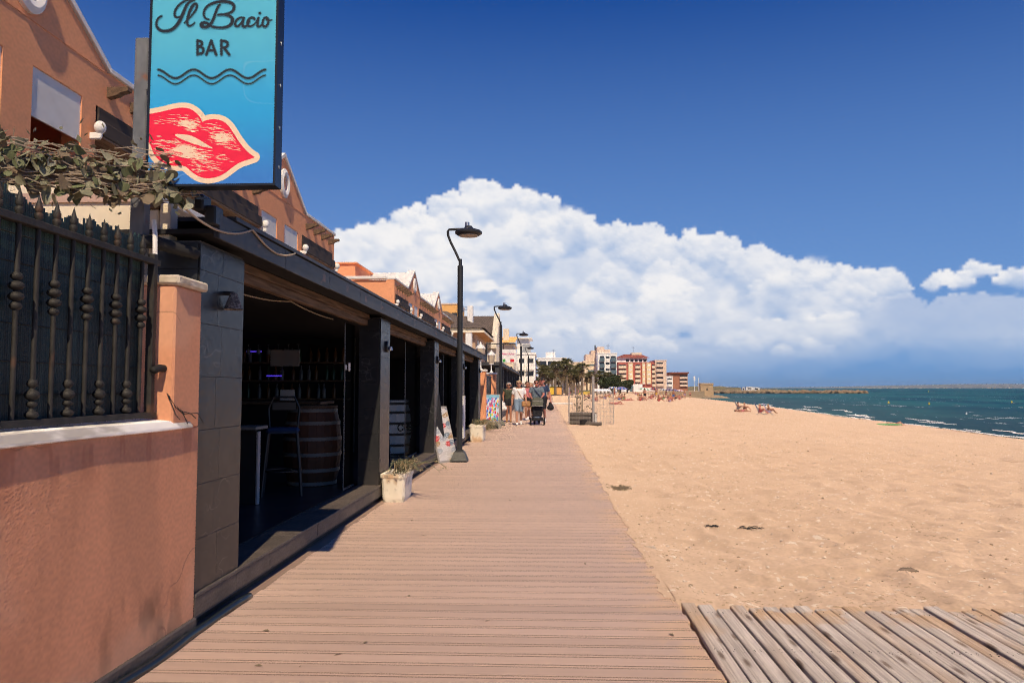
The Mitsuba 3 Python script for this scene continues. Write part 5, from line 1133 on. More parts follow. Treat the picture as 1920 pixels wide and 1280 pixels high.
for x, y, lb in ((1.28, 31.7, 'left thin sapling with stake in the wire enclosure'), (1.47, 31.6, 'right thin sapling with stake in the wire enclosure')):
    t = thing('sapling', lb, 'sapling'); rs = random.Random(int(x * 100)); m, lf = MB(), MB()
    m.tube([(x, y, ez), (x + .02, y, .8), (x - .01, y, 1.5)], [.022, .018, .010], 6)
    for k in range(9):
        z = rs.uniform(.3, 1.3); a = rs.uniform(0, 6.28); l = rs.uniform(.15, .4); e = (x + l * math.cos(a), y + l * math.sin(a), z + rs.uniform(.0, .2)); m.tube([(x, y, z), e], [.007, .003], 4)
        for _ in range(5): p = np.array(e) + [rs.gauss(0, .04), rs.gauss(0, .04), rs.gauss(0, .03)]; lf.add([p, p + [.03, .01, .01], p + [.02, .0, -.05], p + [-.02, .01, -.03]], [(0, 1, 2, 3)])
    put('trunk', m, 'twig', t); put('leaves', lf, 'leaf_brown', t); put('stake', MB().cyl((x + .07, y + .03, ez), (x + .07, y + .03, 1.25), .022, n=8), 'twig', t)

# ---------------------------------------------------------------- small things on the sand and deck
dw = MB(); pth = [(0, 0, 0), (.05, .01, .012), (.12, .012, .014), (.18, .0, .008)]; dw.tube(pth, [.018, .03, .026, .006], 8)
put('driftwood', dw, 'grey_plank' if False else 'old_beam', smooth=40, xf=M4((2.80, 6.30, -.02), rz=.15, s=(1.0, 1.0, 1.0)), label='short piece of driftwood lying on the near sand', cat='driftwood')
def weed(x, y, n, sp, seed, label):
    rs = random.Random(seed); m = MB()
    z0 = float(sand_z(np.array([[x]]), np.array([[y]]))[0, 0]) + .012
    for k in range(n):
        p = np.array([x + rs.gauss(0, sp[0]), y + rs.gauss(0, sp[1]), z0]); a = rs.uniform(-.8, .8); l = rs.uniform(.03, .10)
        m.tube([p, p + [l * math.cos(a) * .5, l * math.sin(a) * .5, .012], p + [l * math.cos(a), l * math.sin(a), 0]], [.003, .005, .002], 4)
    put('seaweed', m, 'cloth_black' if seed % 2 else 'leaf_brown', label=label, cat='seaweed')
weed(1.06, 11.3, 90, (.07, .13), 2, 'clump of dry seaweed beside the boardwalk edge'); weed(1.78, 8.35, 9, (.06, .02), 3, 'dark scrap of seaweed on the sand, left of two'); weed(2.13, 8.3, 14, (.09, .03), 5, 'dark scrap of seaweed on the sand, right of two')
pb_, rs = MB(), np.random.default_rng(12)
m0 = trimesh.creation.icosphere(1, 1.0)
for k in range(800):
    y = 5.4 + 22 * rs.random() ** 2; x = 1.0 + rs.random() ** 1.2 * y * .75
    if y < 5.6 and x < 3.9: continue
    r = rs.uniform(.004, .012) * (1 + y * .03); z = float(np.interp(x, [0, 12, 30], [-.03, -.5, -2]))
    pb_.add(m0.vertices * (r * rs.uniform(.6, 1.4, 3) * [1, 1, .6]) + [x, y, z + r * .2], m0.faces)
P_ = np.vstack(pb_.v); 
mid = P_.reshape(-1, len(m0.vertices), 3); cxy = mid.mean(1); zz = sand_z(cxy[:, 0][None], cxy[:, 1][None])[0]; mid = mid.copy(); mid[:, :, 2] += (zz - cxy[:, 2])[:, None] + .004; pb_.v = [mid.reshape(-1, 3)]
mat('pebble', proc(lambda p, n, uv: mix((.30, .21, .14), (.70, .60, .48), smoothstep(.3, .55, noise(p.x * 21, p.y * 21, 3)))), .8)
put('pebbles', pb_, 'pebble', label='scattered shells and pebbles on the sand', cat='pebbles', kind='stuff')
lf_ = MB()
for k in range(30):
    x, y = rr(-1.9, .8), 3.8 + 14 * random.random() ** 2; a = rr(0, 3.14); l = rr(.012, .03); c, s = math.cos(a) * l, math.sin(a) * l
    lf_.add([(x - c, y - s, .004), (x + s * .35, y - c * .35, .012), (x + c, y + s, .004), (x - s * .35, y + c * .35, .007)], [(0, 1, 2, 3)])
put('fallen_leaves', lf_, 'leaf_brown', label='small dry leaves scattered on the boardwalk', cat='leaves', kind='stuff')
# ---------------------------------------------------------------- people
def hullmesh(bones, edge=.03, it=8):
    ms = []
    for a, ra, b, rb in bones:
        A = m3.Manifold.sphere(ra, 14).translate(list(map(float, a))); B = m3.Manifold.sphere(rb, 14).translate(list(map(float, b)))
        ms.append(m3.Manifold.batch_hull([A, B]))
    m = m3.Manifold.batch_boolean(ms, m3.OpType.Add)
    if edge: m = m.refine_to_length(edge)
    q = m.to_mesh(); t = trimesh.Trimesh(q.vert_properties[:, :3], q.tri_verts, process=True)
    if it: trimesh.smoothing.filter_taubin(t, iterations=it)
    return t
def A3(*v): return np.array(v, float)
def skeleton(p):
    """walking figure facing -y; p: dict of joint overrides"""
    J = dict(head=A3(0, -.02, 1.60), chin=A3(0, -.06, 1.515), neck=A3(0, .0, 1.44), chL=A3(-.085, 0, 1.30), chR=A3(.085, 0, 1.30), waL=A3(-.055, 0, 1.08), waR=A3(.055, 0, 1.08), peL=A3(-.075, .01, .95), peR=A3(.075, .01, .95),
             shL=A3(-.175, 0, 1.385), shR=A3(.175, 0, 1.385), elL=A3(-.225, .04, 1.11), elR=A3(.225, .04, 1.11), wrL=A3(-.235, -.04, .875), wrR=A3(.235, -.04, .875),
             hiL=A3(-.085, 0, .89), hiR=A3(.085, 0, .89), knL=A3(-.085, -.16, .50), knR=A3(.085, .06, .49), anL=A3(-.08, -.20, .085), anR=A3(.085, .34, .16), toL=A3(-.085, -.36, .05), toR=A3(.09, .27, .035))
    J.update({k: A3(*v) for k, v in p.items()}); return J
def hand_bones(w, d, side, s=1.0):
    """palm, four unequal curled fingers and a thumb leaving the side of the palm"""
    d = d / np.linalg.norm(d); sx_ = np.cross(d, [0, 1, 0]); sx_ /= max(np.linalg.norm(sx_), 1e-6); up = np.cross(sx_, d); B = []
    pe = w + d * .085 * s; B += [(w, .024 * s, pe + up * .022, .019 * s), (w, .024 * s, pe - up * .022, .019 * s)]
    for i, L in enumerate((.060, .070, .066, .050)):
        a = pe + up * (.030 - .020 * i) * s; k = a + d * L * .55 * s - sx_ * side * .006; e = k + (d * .8 - sx_ * side * .6) * L * .5 * s
        B += [(a, .0095 * s, k, .009 * s), (k, .009 * s, e, .0075 * s)]
    a = w + d * .025 * s + up * .026 * s; k = a + (up * .8 + d * .5) * .04 * s; B += [(a, .012 * s, k, .011 * s), (k, .011 * s, k + (d + up * .1) * .035 * s, .009 * s)]
    return B
def person(label, loc, rz=0, H=1.7, p={}, skin='skin', hair='hair_brown', fat=1.0, top=None, sleeve=True, bottom=None, leg=.55, shoes=None, glasses=False, cap=None, group=None, hairlen=0):
    t = thing('person', label, 'person', group); J = skeleton(p); X = M4(loc, rz, H / 1.7); f = fat
    B = [(J['head'], .098, J['chin'], .062), (J['head'] + A3(0, .03, .0), .096, J['head'] + A3(0, -.01, .02), .095), (J['neck'] + A3(0, 0, -.04), .055, J['head'] + A3(0, .01, -.03), .052)]
    tor = [(J['chL'], .108 * f, J['chR'], .108 * f), (J['chL'], .108 * f, J['waL'], .098 * f), (J['chR'], .108 * f, J['waR'], .098 * f), (J['waL'], .098 * f, J['waR'], .098 * f), (J['waL'], .098 * f, J['peL'], .105 * f), (J['waR'], .098 * f, J['peR'], .105 * f), (J['peL'], .105 * f, J['peR'], .105 * f),
           (J['shL'], .058, J['chL'], .09 * f), (J['shR'], .058, J['chR'], .09 * f), (J['neck'] + A3(0, 0, -.04), .06, J['shL'], .055), (J['neck'] + A3(0, 0, -.04), .06, J['shR'], .055)]
    B += tor
    for s in 'LR':
        B += [(J['sh' + s], .054, J['el' + s], .040), (J['el' + s], .040, J['wr' + s], .028), (J['hi' + s], .088 * f, J['kn' + s], .056), (J['kn' + s], .054, (J['kn' + s] * .6 + J['an' + s] * .4) + A3(0, .015, 0), .054), ((J['kn' + s] * .6 + J['an' + s] * .4) + A3(0, .015, 0), .054, J['an' + s], .037),
              (J['an' + s] + A3(0, .03, -.03), .036, J['to' + s], .028), (J['an' + s], .037, J['to' + s], .026)]
        B += hand_bones(J['wr' + s], J['wr' + s] - J['el' + s], 1 if s == 'L' else -1)
    hd = J['head']
    B += [(hd + A3(0, -.09, .0), .011, hd + A3(0, -.118, -.035), .014), (hd + A3(-.094, .0, -.02), .018, hd + A3(-.097, .008, .012), .016), (hd + A3(.094, .0, -.02), .018, hd + A3(.097, .008, .012), .016)]
    put('body', hullmesh(B, .022, 6), skin, t, smooth=True, xf=X)
    fm_ = MB()
    for q in (-1, 1): fm_.ico(hd + A3(.036 * q, -.086, .005), (.013, .008, .008), 1)
    put('eyes', fm_, 'dark_lens', t, xf=X); put('mouth', MB().ico(hd + A3(0, -.105, -.078), (.026, .010, .007), 1), 'cloth_red', t, xf=X)
    if glasses:
        g = MB()
        for q in (-1, 1): g.ico(hd + A3(.037 * q, -.098, .008), (.032, .012, .025), 2)
        g.tube([hd + A3(-.09, -.02, .012), hd + A3(-.06, -.09, .014), hd + A3(0, -.105, .014), hd + A3(.06, -.09, .014), hd + A3(.09, -.02, .012)], .006, 5)
        put('sunglasses', g, 'dark_lens', t, xf=X)
    hb = [(hd + A3(0, .012, .038), .100, hd + A3(0, .045, .0), .092), (hd + A3(-.05, -.03, .062), .055, hd + A3(.05, -.03, .062), .055)]
    if hairlen: hb += [(hd + A3(-.06, .05, 0), .06, hd + A3(-.075, .06, -hairlen), .035), (hd + A3(.06, .05, 0), .06, hd + A3(.075, .06, -hairlen), .035)]
    put('hair', hullmesh(hb, .03, 4), hair, t, smooth=True, xf=X)
    if cap: put('cap', hullmesh([(hd + A3(0, .01, .055), .103, hd + A3(0, .01, .075), .09), (hd + A3(-.05, -.09, .055), .018, hd + A3(.05, -.09, .055), .018), (hd + A3(-.04, -.16, .04), .012, hd + A3(.04, -.16, .04), .012), (hd + A3(0, -.09, .055), .02, hd + A3(0, -.165, .04), .012)], .03, 3), cap, t, smooth=True, xf=X)
    g_ = .017
    if top:
        tb_ = [(a, ra + g_, b, rb + g_) for a, ra, b, rb in tor if not (np.allclose(a, J['neck'] + A3(0, 0, -.04)))]
        tb_ += [(J['shL'], .062, J['neck'] + A3(-.05, 0, -.07), .06), (J['shR'], .062, J['neck'] + A3(.05, 0, -.07), .06)]
        if sleeve:
            for s in 'LR': tb_.append((J['sh' + s], .068, J['sh' + s] * .45 + J['el' + s] * .55, .066))
        put('shirt', hullmesh(tb_, .03, 4), top, t, smooth=True, xf=X)
    if bottom:
        bb_ = [(J['peL'], .105 * f + .024, J['peR'], .105 * f + .024), (J['waL'] * .3 + J['peL'] * .7, .1 * f + .022, J['waR'] * .3 + J['peR'] * .7, .1 * f + .022)]
        for s in 'LR': k = J['hi' + s] * (1 - leg) + J['kn' + s] * leg; bb_ += [(J['pe' + s], .105 * f + .022, J['hi' + s], .088 * f + .026), (J['hi' + s], .088 * f + .026, k, .088)]
        put('shorts', hullmesh(bb_, .03, 4), bottom, t, smooth=True, xf=X)
    if shoes:
        put('shoes', hullmesh([q for s in 'LR' for q in ((J['an' + s] + A3(0, .03, -.035), .046, J['to' + s], .036), (J['an' + s] + A3(0, 0, -.005), .046, J['to' + s], .034))], .03, 3), shoes, t, smooth=True, xf=X)
    return t, J, X
def tr(X, p): return (np.array(X.matrix) @ np.append(p, 1))[:3]
t1, J1, X1 = person('woman in dark green top and black shorts carrying a white shopping bag', (-1.55, 32.6, 0), .1, 1.66, skin='skin_tan', hair='hair_grey', top='cloth_green', sleeve=False, bottom='cloth_black', leg=.35, shoes='bag_tan', glasses=True, hairlen=.06,
                    p=dict(elL=(-.25, -.02, 1.12), wrL=(-.235, -.14, .99), knL=(-.08, -.02, .5), anL=(-.08, .0, .08), toL=(-.085, -.14, .04), knR=(.08, -.08, .49), anR=(.08, -.1, .08), toR=(.085, -.24, .045)))
hp1 = tr(X1, J1['wrL'])
bg = put('shopping_bag', hullmesh([(hp1 + A3(-.02, -.04, -.14), .05, hp1 + A3(-.02, -.04, -.20), .10), (hp1 + A3(-.08, -.04, -.40), .09, hp1 + A3(.06, -.04, -.38), .10), (hp1 + A3(-.02, -.04, -.2), .09, hp1 + A3(-.02, -.04, -.38), .12), (hp1 + A3(-.012, -.02, -.05), .018, hp1 + A3(-.02, -.04, -.15), .05)], .04, 3), 'cloth_white', smooth=True, label='white plastic shopping bag hanging from the hand of the woman in green', cat='bag')
t2, J2, X2 = person('woman in white T-shirt and denim shorts walking beside the pushchair', (-1.02, 29.9, 0), .05, 1.72, skin='skin', hair='hair_blond', top='cloth_white', bottom='cloth_denim', leg=.78, shoes='cloth_white', glasses=True,
                    p=dict(elR=(.26, .03, 1.12), wrR=(.27, -.10, .92), elL=(-.26, .06, 1.11), wrL=(-.27, .0, .85)))
put('strap', MB().tube([(-.12, -.02, 1.46), (-.04, -.135, 1.30), (.10, -.135, 1.05), (.22, -.05, .98)], .012, 6), 'bag_tan', t2, xf=X2)
put('shoulder_bag', MB().cbox(-.17, .17, -.06, .06, -.11, .11, .035), 'bag_tan', xf=M4(tr(X2, A3(.27, -.10, .82)), .2), label='tan shoulder bag at the hip of the woman in white', cat='bag')
t3, J3, X3 = person('broad man in patterned blue grey shirt pushing the pushchair', (-.34, 30.75, 0), 0, 1.76, skin='skin_red', hair='hair_brown', fat=1.16, top='cloth_teal', bottom='cloth_navy', leg=.8, shoes='cloth_black', glasses=True,
                    p=dict(elL=(-.28, -.08, 1.14), elR=(.28, -.08, 1.14), wrL=(-.20, -.34, 1.05), wrR=(.20, -.34, 1.05), head=(0, -.05, 1.58), chin=(0, -.09, 1.50), shL=(-.20, 0, 1.37), shR=(.20, 0, 1.37)))
put('bag_strap', MB().tube([(-.13, -.07, 1.42), (-.05, -.165, 1.30), (.08, -.168, 1.15), (.17, -.12, 1.02)], .018, 6), 'cloth_navy', t3, xf=X3)
t4, J4, X4 = person('tall man in dark cap and navy shirt walking behind the pushchair', (-.13, 32.0, 0), -.05, 1.84, skin='skin_red', hair='hair_brown', top='cloth_navy', bottom='cloth_black', leg=.75, shoes='cloth_white', cap='cloth_black', p=dict(elR=(.29, .03, 1.12), wrR=(.33, -.03, .88)))
hp4 = tr(X4, J4['wrR'])
put('hand_bag', hullmesh([(hp4 + A3(0, 0, -.13), .06, hp4 + A3(0, 0, -.32), .12), (hp4 + A3(-.05, 0, -.33), .10, hp4 + A3(.05, 0, -.33), .10), (hp4 + A3(0, 0, -.06), .016, hp4 + A3(0, 0, -.14), .05)], .04, 3), 'cloth_black', smooth=True, label='black bag hanging from the hand of the man in the dark cap', cat='bag')
t5, J5, X5 = person('person in pink top half hidden behind the woman in white', (-.80, 34.3, 0), .2, 1.72, skin='skin_tan', hair='hair_brown', top='cloth_pink', bottom='cloth_black', leg=.6, shoes='cloth_white')
t6, J6, X6 = person('person in bright blue shirt behind the pushchair, mostly hidden', (-.66, 35.4, 0), 0, 1.66, skin='skin', hair='hair_blond', top='cloth_blue', bottom='cloth_yellow', leg=.7, shoes='cloth_black')
# pushchair in front of the man in blue grey
pc = thing('pushchair', 'olive and black pushchair with raised hood rolling towards the camera', 'pushchair'); X = M4((-.30, 30.0, 0))
def arc_hood(r, w, a0, a1, n, c):
    v, f = [], []
    for i, a in enumerate(np.linspace(a0, a1, n)):
        for j, x in enumerate(np.linspace(-w, w, 9)):
            k = r * (1 - .22 * (x / w) ** 4); v.append((x * (1 - .06 * abs(math.cos(a))), c[0] - k * math.cos(a), c[1] + k * math.sin(a)))
    for i in range(n - 1):
        for j in range(8): f.append((i * 9 + j, i * 9 + j + 1, (i + 1) * 9 + j + 1, (i + 1) * 9 + j))
    return v, f
put('hood', MB().add(*arc_hood(.34, .235, .05, 2.0, 12, (.12, .74))), 'pram_olive', pc, smooth=True, xf=X)
put('hood_piping', MB().tube([(x, .12 - .345 * math.cos(.06), .75 + .012 * math.sin(q)) for q, x in enumerate(np.linspace(-.23, .23, 8))], .014, 6).tube([(x, .12 - .33 * (1 - .2 * (x / .235) ** 4) * math.cos(.62) - .01, .74 + .345 * (1 - .2 * (x / .235) ** 4) * math.sin(.62)) for x in np.linspace(-.22, .22, 10)], .009, 6), 'galv', pc, xf=X)
put('seat', MB().cbox(-.22, .22, -.06, .30, .48, .74, .05).cbox(-.21, .21, -.16, .05, .42, .52, .04), 'cloth_black', pc, smooth=40, xf=X)
put('footrest', MB().cbox(-.19, .19, -.30, -.10, .36, .44, .02), 'cloth_black', pc, xf=X)
frm = MB()
for q in (-1, 1): frm.tube([(.25 * q, .62, 1.03), (.25 * q, .35, .72), (.25 * q, .05, .42), (.24 * q, -.28, .15)], .016, 8); frm.tube([(.25 * q, .12, .50), (.27 * q, .38, .16)], .014, 8)
frm.tube([(-.25, .62, 1.03), (0, .66, 1.05), (.25, .62, 1.03)], .019, 8).tube([(-.27, .38, .16), (.27, .38, .16)], .014, 8)
put('frame', frm, 'black_metal', pc, smooth=50, xf=X)
put('basket', MB().cbox(-.22, .22, -.22, .30, .17, .30, .03), 'cloth_black', pc, xf=X); put('basket_load', MB().ico((-.02, -.12, .33), (.17, .14, .07), 2), 'cloth_denim', pc, smooth=True, xf=X)
for x, y, r in ((-.25, -.28, .12), (.25, -.28, .12), (-.28, .38, .14), (.28, .38, .14)):
    w = put('wheel', MB().tube([(x, y + r * .86 * math.cos(a), r + r * .86 * math.sin(a)) for a in np.linspace(0, 2 * math.pi, 22)], r * .16, 8), 'black_rubber', pc, smooth=True, xf=X)
    put('rim', MB().cyl((x - .015, y, r), (x + .015, y, r), r * .72, n=18), 'galv', w, xf=X)

# ---- sunbathers, chairs and parasols on the far sand
def sandpt(u, v):
    r = FWD + np.array([0.99906488, 0.04323616, 0]) * (u - 960) / 1430. - np.array([0.0026256, -0.06067009, 0.99815442]) * (v - 640) / 1430.; z = -.1
    for _ in range(30): p = EYE + r * ((z - 1.45) / r[2]); z = .5 * z + .5 * float(sand_z(np.array([[p[0]]]), np.array([[p[1]]]))[0, 0])
    return p
def proto(kind):
    H = A3
    if kind == 'sit':
        b = [(H(0, 0, .78), .10, H(0, -.03, .71), .07), (H(0, 0, .62), .06, H(0, 0, .72), .05), (H(-.1, 0, .5), .1, H(.1, 0, .5), .1), (H(0, 0, .5), .13, H(0, .05, .16), .14), (H(-.09, 0, .12), .1, H(-.12, -.42, .42), .06), (H(.09, 0, .12), .1, H(.12, -.40, .40), .06), (H(-.12, -.42, .42), .055, H(-.12, -.72, .06), .04), (H(.12, -.40, .40), .055, H(.13, -.70, .06), .04), (H(-.12, -.72, .06), .04, H(-.12, -.84, .05), .03), (H(.13, -.7, .06), .04, H(.13, -.82, .05), .03),
             (H(-.18, 0, .55), .05, H(-.26, -.2, .38), .04), (H(-.26, -.2, .38), .04, H(-.16, -.42, .44), .035), (H(.18, 0, .55), .05, H(.28, .14, .3), .04), (H(.28, .14, .3), .04, H(.28, .22, .05), .035)]
        sw = [(H(-.09, .02, .13), .13, H(.09, .02, .13), .13), (H(-.09, 0, .13), .12, H(-.105, -.18, .24), .09), (H(.09, 0, .13), .12, H(.105, -.18, .24), .09)]; hr = [(H(0, .02, .82), .10, H(0, .05, .78), .09)]
    elif kind == 'lie':
        b = [(H(-.8, 0, .14), .10, H(-.72, 0, .17), .08), (H(-.72, 0, .12), .06, H(-.6, 0, .12), .06), (H(-.5, -.1, .13), .1, H(-.5, .1, .13), .1), (H(-.5, 0, .13), .12, H(-.1, 0, .12), .11), (H(-.05, -.08, .12), .1, H(.4, -.12, .10), .06), (H(-.05, .08, .12), .1, H(.36, .12, .34), .06), (H(.4, -.12, .1), .055, H(.8, -.13, .07), .04), (H(.36, .12, .34), .055, H(.56, .13, .06), .04), (H(-.5, -.17, .13), .05, H(-.3, -.32, .06), .04), (H(-.5, .17, .13), .05, H(-.72, .3, .06), .04)]
        sw = [(H(-.08, -.06, .12), .125, H(-.08, .06, .12), .125), (H(-.05, -.06, .12), .115, H(.08, -.09, .12), .095)]; hr = [(H(-.84, 0, .15), .095, H(-.82, 0, .12), .09)]
    else:
        J = skeleton({}); b = [(J['head'], .098, J['chin'], .062), (J['neck'], .055, J['head'], .05), (J['chL'], .108, J['chR'], .108), (J['chL'], .108, J['peL'], .105), (J['chR'], .108, J['peR'], .105), (J['shL'], .058, J['chL'], .1), (J['shR'], .058, J['chR'], .1)]
        for s in 'LR': b += [(J['sh' + s], .054, J['el' + s], .04), (J['el' + s], .04, J['wr' + s], .028), (J['wr' + s], .03, J['wr' + s] + A3(0, -.03, -.12), .022), (J['hi' + s], .088, J['kn' + s], .056), (J['kn' + s], .056, J['an' + s], .037), (J['an' + s], .037, J['to' + s], .03)]
        sw = [(J['peL'], .125, J['peR'], .125), (J['hiL'], .11, J['hiL'] * .6 + J['knL'] * .4, .09), (J['hiR'], .11, J['hiR'] * .6 + J['knR'] * .4, .09)]; hr = [(J['head'] + A3(0, .03, .03), .1, J['head'] + A3(0, .05, 0), .09)]
    return [shp(hullmesh(q, .09, 3), None, True) for q in (b, sw, hr)]
PR = {k: proto(k) for k in ('sit', 'lie', 'stand')}
CL = {'cloth_red': 'red', 'cloth_navy': 'navy', 'cloth_black': 'black', 'cloth_yellow': 'yellow', 'cloth_pink': 'pink', 'cloth_blue': 'blue', 'cloth_lilac': 'lilac', 'cloth_green2': 'green'}
def bather(u, v, kind, cloth, rz, where, group='beachgoers on the far sand', dz=0, sc=1):
    p = sandpt(u, v); verb = {'sit': 'sitting', 'lie': 'lying', 'stand': 'standing'}[kind]
    t = thing('person', f'{where[:where.index(" from")]} bather from the left below the {where.split("below the ")[1]}, {verb} in {CL[cloth]}' if 'from the left' in where else f'person in {CL[cloth]} swimwear {verb} {where}', 'person', group); X = M4(p + [0, 0, dz], rz, sc); a, b, c = PR[kind]
    put('body', a, random.choice(['skin', 'skin_tan', 'skin_red']), t, xf=X); put('swimwear', b, cloth, t, xf=X); put('hair', c, random.choice(['hair_brown', 'hair_blond', 'hair_brown', 'hair_grey']), t, xf=X); return p
cl = list(CL)
spots = [(1028, 749), (1031, 749), (1104, 747), (1112, 749), (1119, 752), (1128, 746), (1135, 748), (1143, 745), (1152, 747), (1161, 750), (1166, 747), (1171, 749), (1178, 751), (1187, 739), (1192, 740), (1196, 742), (1200, 751), (1203, 750), (1209, 751), (1218, 745), (1221, 748), (1224, 745), (1228, 743), (1231, 747), (1236, 749), (1240, 746), (1244, 748), (1249, 745), (1253, 747), (1257, 744), (1259, 750), (1263, 752), (1267, 748), (1271, 746), (1274, 749), (1279, 746), (1284, 747), (1235, 752), (1255, 753), (1291, 743)]
for i, (u, v) in enumerate(sorted(spots)):
    where = f'{ORD[i]} from the left in the beach crowd below the ' + ('palm grove' if u < 1110 else 'dark trees' if u < 1183 else 'red flats' if u < 1250 else 'brick block')
    bather(u, v, 'stand' if i % 5 == 3 else 'lie' if i % 7 == 5 else 'sit', cl[(i * 5) % len(cl)], rr(-2.5, 2.5), where, sc=.95)
for (u, v, k, c, w) in ((1157, 758, 'lie', 'cloth_pink', 'alone on the empty sand before the round trees'), (1294, 746, 'stand', 'cloth_black', 'at the water edge left of the watchtower'), (1393, 772, 'lie', 'cloth_pink', 'in front of the pair by the water'), (1681, 797, 'lie', 'cloth_red', 'beside the green mat near the water'), (1384, 767, 'sit', 'cloth_navy', 'left of the pair by the water'), (1396, 768, 'sit', 'cloth_black', 'right of the pair by the water'), (1425, 777, 'sit', 'cloth_red', 'in the dark beach chair by the water'), (1441, 777, 'sit', 'cloth_lilac', 'in the lilac beach chair by the water')):
    bather(u, v, k, c, rr(-.4, .4) + (1.2 if v > 765 and k == 'sit' else 0), w, 'beachgoers near the water', dz=.12 if u in (1425, 1441) else 0, sc=.85)
for u, v, m, lb in ((1427, 777.5, 'cloth_navy', 'dark folding beach chair on the sand near the water'), (1443, 777.5, 'cloth_lilac', 'lilac folding beach chair on the sand near the water'), (1386, 767.3, 'cloth_black', 'black folding beach chair beside the pair by the water')):
    p = sandpt(u, v); t = thing('beach_chair', lb, 'beach chair'); X = M4(p, 1.2)
    put('sling', MB().add([(-.28, -.35, .36), (.28, -.35, .36), (.28, .2, .26), (-.28, .2, .26), (.28, .48, .95), (-.28, .48, .95)], [(0, 1, 2, 3), (3, 2, 4, 5)]), m, t, xf=X)
    fr_ = MB()
    for q in (-1, 1): fr_.tube([(.29 * q, -.38, .38), (.29 * q, .40, .02)], .014, 6).tube([(.29 * q, .50, .97), (.29 * q, .15, .25), (.29 * q, -.30, .02)], .014, 6)
    put('frame', fr_, 'steel', t, xf=X)
p = sandpt(1667, 796.5); put('beach_mat', MB().cbox(-.9, .9, -.4, .4, 0, .09, .03), 'cloth_green2', xf=M4(p, .2), label='green beach mat on the sand near the water', cat='mat')
def parasol(u, v, m1, m2, label, sc=1.0, tilt_=.12):
    p = sandpt(u, v); t = thing('parasol', label, 'parasol'); X = M4(p, rr(0, 3), sc, rx=tilt_)
    n = 16; r, z = 1.0, 1.75
    for half, m in ((0, m1), (1, m2)):
        v_, f_ = [], []
        for k in range(half, n, 2):
            a0, a1 = k * 2 * math.pi / n, (k + 1) * 2 * math.pi / n; b = len(v_)
            v_ += [(0, 0, z + .35), (.55 * math.cos(a0), .55 * math.sin(a0), z + .24), (.55 * math.cos(a1), .55 * math.sin(a1), z + .24), (r * math.cos(a0), r * math.sin(a0), z - .05), (r * math.cos(a1), r * math.sin(a1), z - .05)]; f_ += [(b, b + 1, b + 2), (b + 1, b + 3, b + 4), (b + 1, b + 4, b + 2)]
        put('canopy', MB().add(v_, f_), m, t, xf=X)
    put('pole', MB().cyl((0, 0, -.1), (0, 0, z + .42), .022, n=8), 'steel', t, xf=X)
for a in ((1206, 749, 'cloth_white', 'cloth_green2', 'white and green parasol at the left of the beach crowd'), (1263, 747, 'cloth_lilac', 'cloth_navy', 'lilac and navy parasol in the middle of the beach crowd'), (1226, 744, 'cloth_red', 'cloth_navy', 'red and navy parasol behind the beach crowd'), (1243, 745, 'cloth_teal', 'cloth_white', 'grey and white parasol in the beach crowd'), (1165, 748, 'cloth_blue', 'cloth_lilac', 'blue and lilac parasol below the round dark trees'), (1148, 745, 'cloth_blue', 'cloth_white', 'blue and white parasol near the long white awning'), (1254, 746, 'cloth_black', 'cloth_lilac', 'dark parasol right in the beach crowd'), (1273, 746, 'cloth_pink', 'cloth_white', 'pink and white parasol at the right of the beach crowd')): parasol(*a, sc=.85)
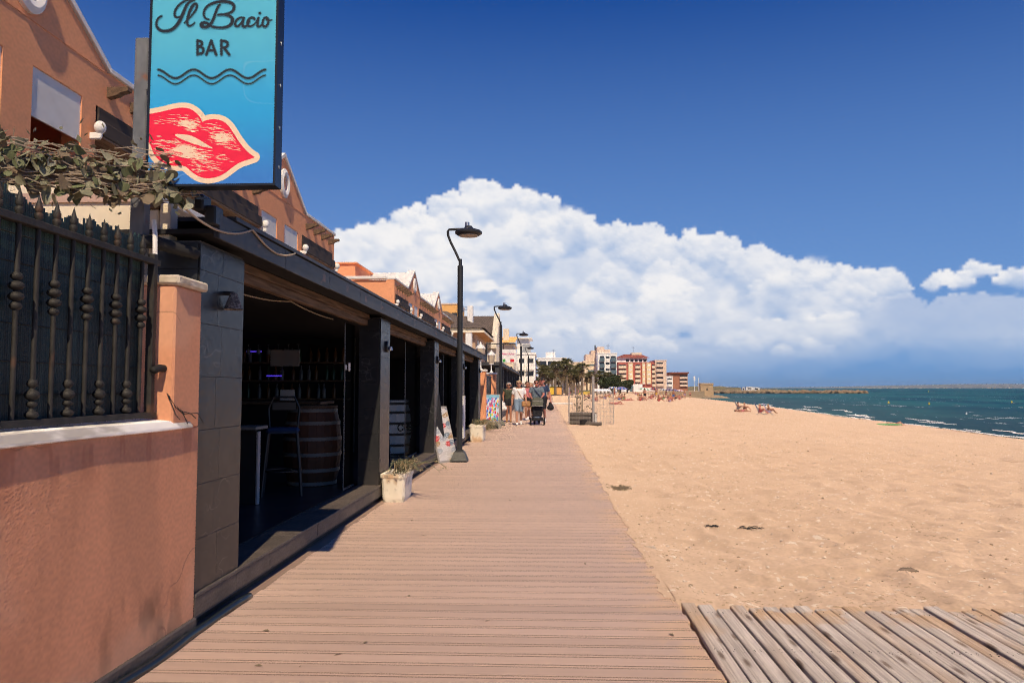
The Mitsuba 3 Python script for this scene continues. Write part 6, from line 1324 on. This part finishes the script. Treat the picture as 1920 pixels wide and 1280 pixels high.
# ---- kiosks, playground and awnings under the palms
for i, (u0, u1, vt, Y, m, lb) in enumerate(((1031, 1040, 723.5, 150, 'cloth_yellow', 'yellow kiosk panel left under the palms'), (1043.5, 1053, 723.5, 151, 'house_orange', 'orange yellow kiosk panel right under the palms'))):
    x0, zt = P3(u0, vt, Y); x1, _ = P3(u1, vt, Y); t = thing('kiosk', lb, 'kiosk'); put('panel', MB().cbox(x0, x1, Y, Y + 1.2, .15, zt - .15, .03), m, t); put('roof', MB().cbox(x0 - .15, x1 + .15, Y - .2, Y + 1.4, zt - .148, zt, .02), 'tree_green', t); put('plinth', MB().box(x0, x1, Y + .02, Y + 1.2, -.1, .149), 'kerb_stone', t)
t = thing('playground_frame', 'pink and orange playground frame under the palms', 'playground'); x0, z = P3(1063, 726, 160); x1, _ = P3(1084, 726, 160)
for i, x in enumerate(np.linspace(x0, x1, 5)): put('post', MB().cyl((x, 160, -.1), (x, 160, z * (.7 + .3 * (i % 2))), .08, n=8), ['cloth_pink', 'cloth_lilac'][i % 2], t)
put('slide', MB().add(*bar_between(A3(x0 + .3, 159.6, .1), A3(x0 + 1.3, 159.8, z * .6), .5, .12)), 'cloth_pink', t); put('deck', MB().cbox(x0 + 1.2, x1 - .6, 159.6, 160.6, z * .42, z * .5, .02), 'house_orange', t)
t = thing('terrace_hedge', 'yellow green terrace rail with dark seats under the palms', 'railing'); x0, z = P3(1083, 730, 168); x1, _ = P3(1106, 730, 168)
put('rail', MB().box(x0, x1, 168, 168.1, .0, z * .55), 'cloth_yellow', t); put('hedge', MB().box(x0, x1, 168.5, 169, .0, z * .9), 'succulent', t)
t = thing('beach_awning', 'long white shade awning standing on the far sand', 'awning'); x0, z = P3(1113, 729, 172); x1, _ = P3(1145, 729, 172)
put('canopy', MB().add([(x0, 171, z - .45), (x1, 171, z - .45), (x1, 174.5, z), (x0, 174.5, z)], [(0, 1, 2, 3)]), 'cloth_white', t)
for x in np.linspace(x0 + .1, x1 - .1, 4): put('post', MB().cyl((x, 171.1, -.2), (x, 171.1, z - .46), .05, n=6), 'steel', t); put('post', MB().cyl((x, 174.4, -.2), (x, 174.4, z - .01), .05, n=6), 'steel', t)
p = sandpt(1051, 757.5); put('white_plank', MB().cbox(-1.1, 1.1, -.12, .12, 0, .12, .02), 'white_paint', xf=M4(p), label='white plank lying on the sand beside the far boardwalk', cat='plank')
sp_ = sandpt(1243, 737); t = thing('beach_notice', 'pale notice board on two posts before the pink block', 'sign'); put('board', MB().cbox(sp_[0] - .9, sp_[0] + .9, sp_[1], sp_[1] + .1, 1.4, 2.7, .02), 'flat_cream', t)
for q in (-.6, .6): put('post', MB().cyl((sp_[0] + q, sp_[1] + .05, -.3), (sp_[0] + q, sp_[1] + .05, 1.39), .06, n=6), 'steel', t)
# palm trunks' foot: planted strip behind the sand
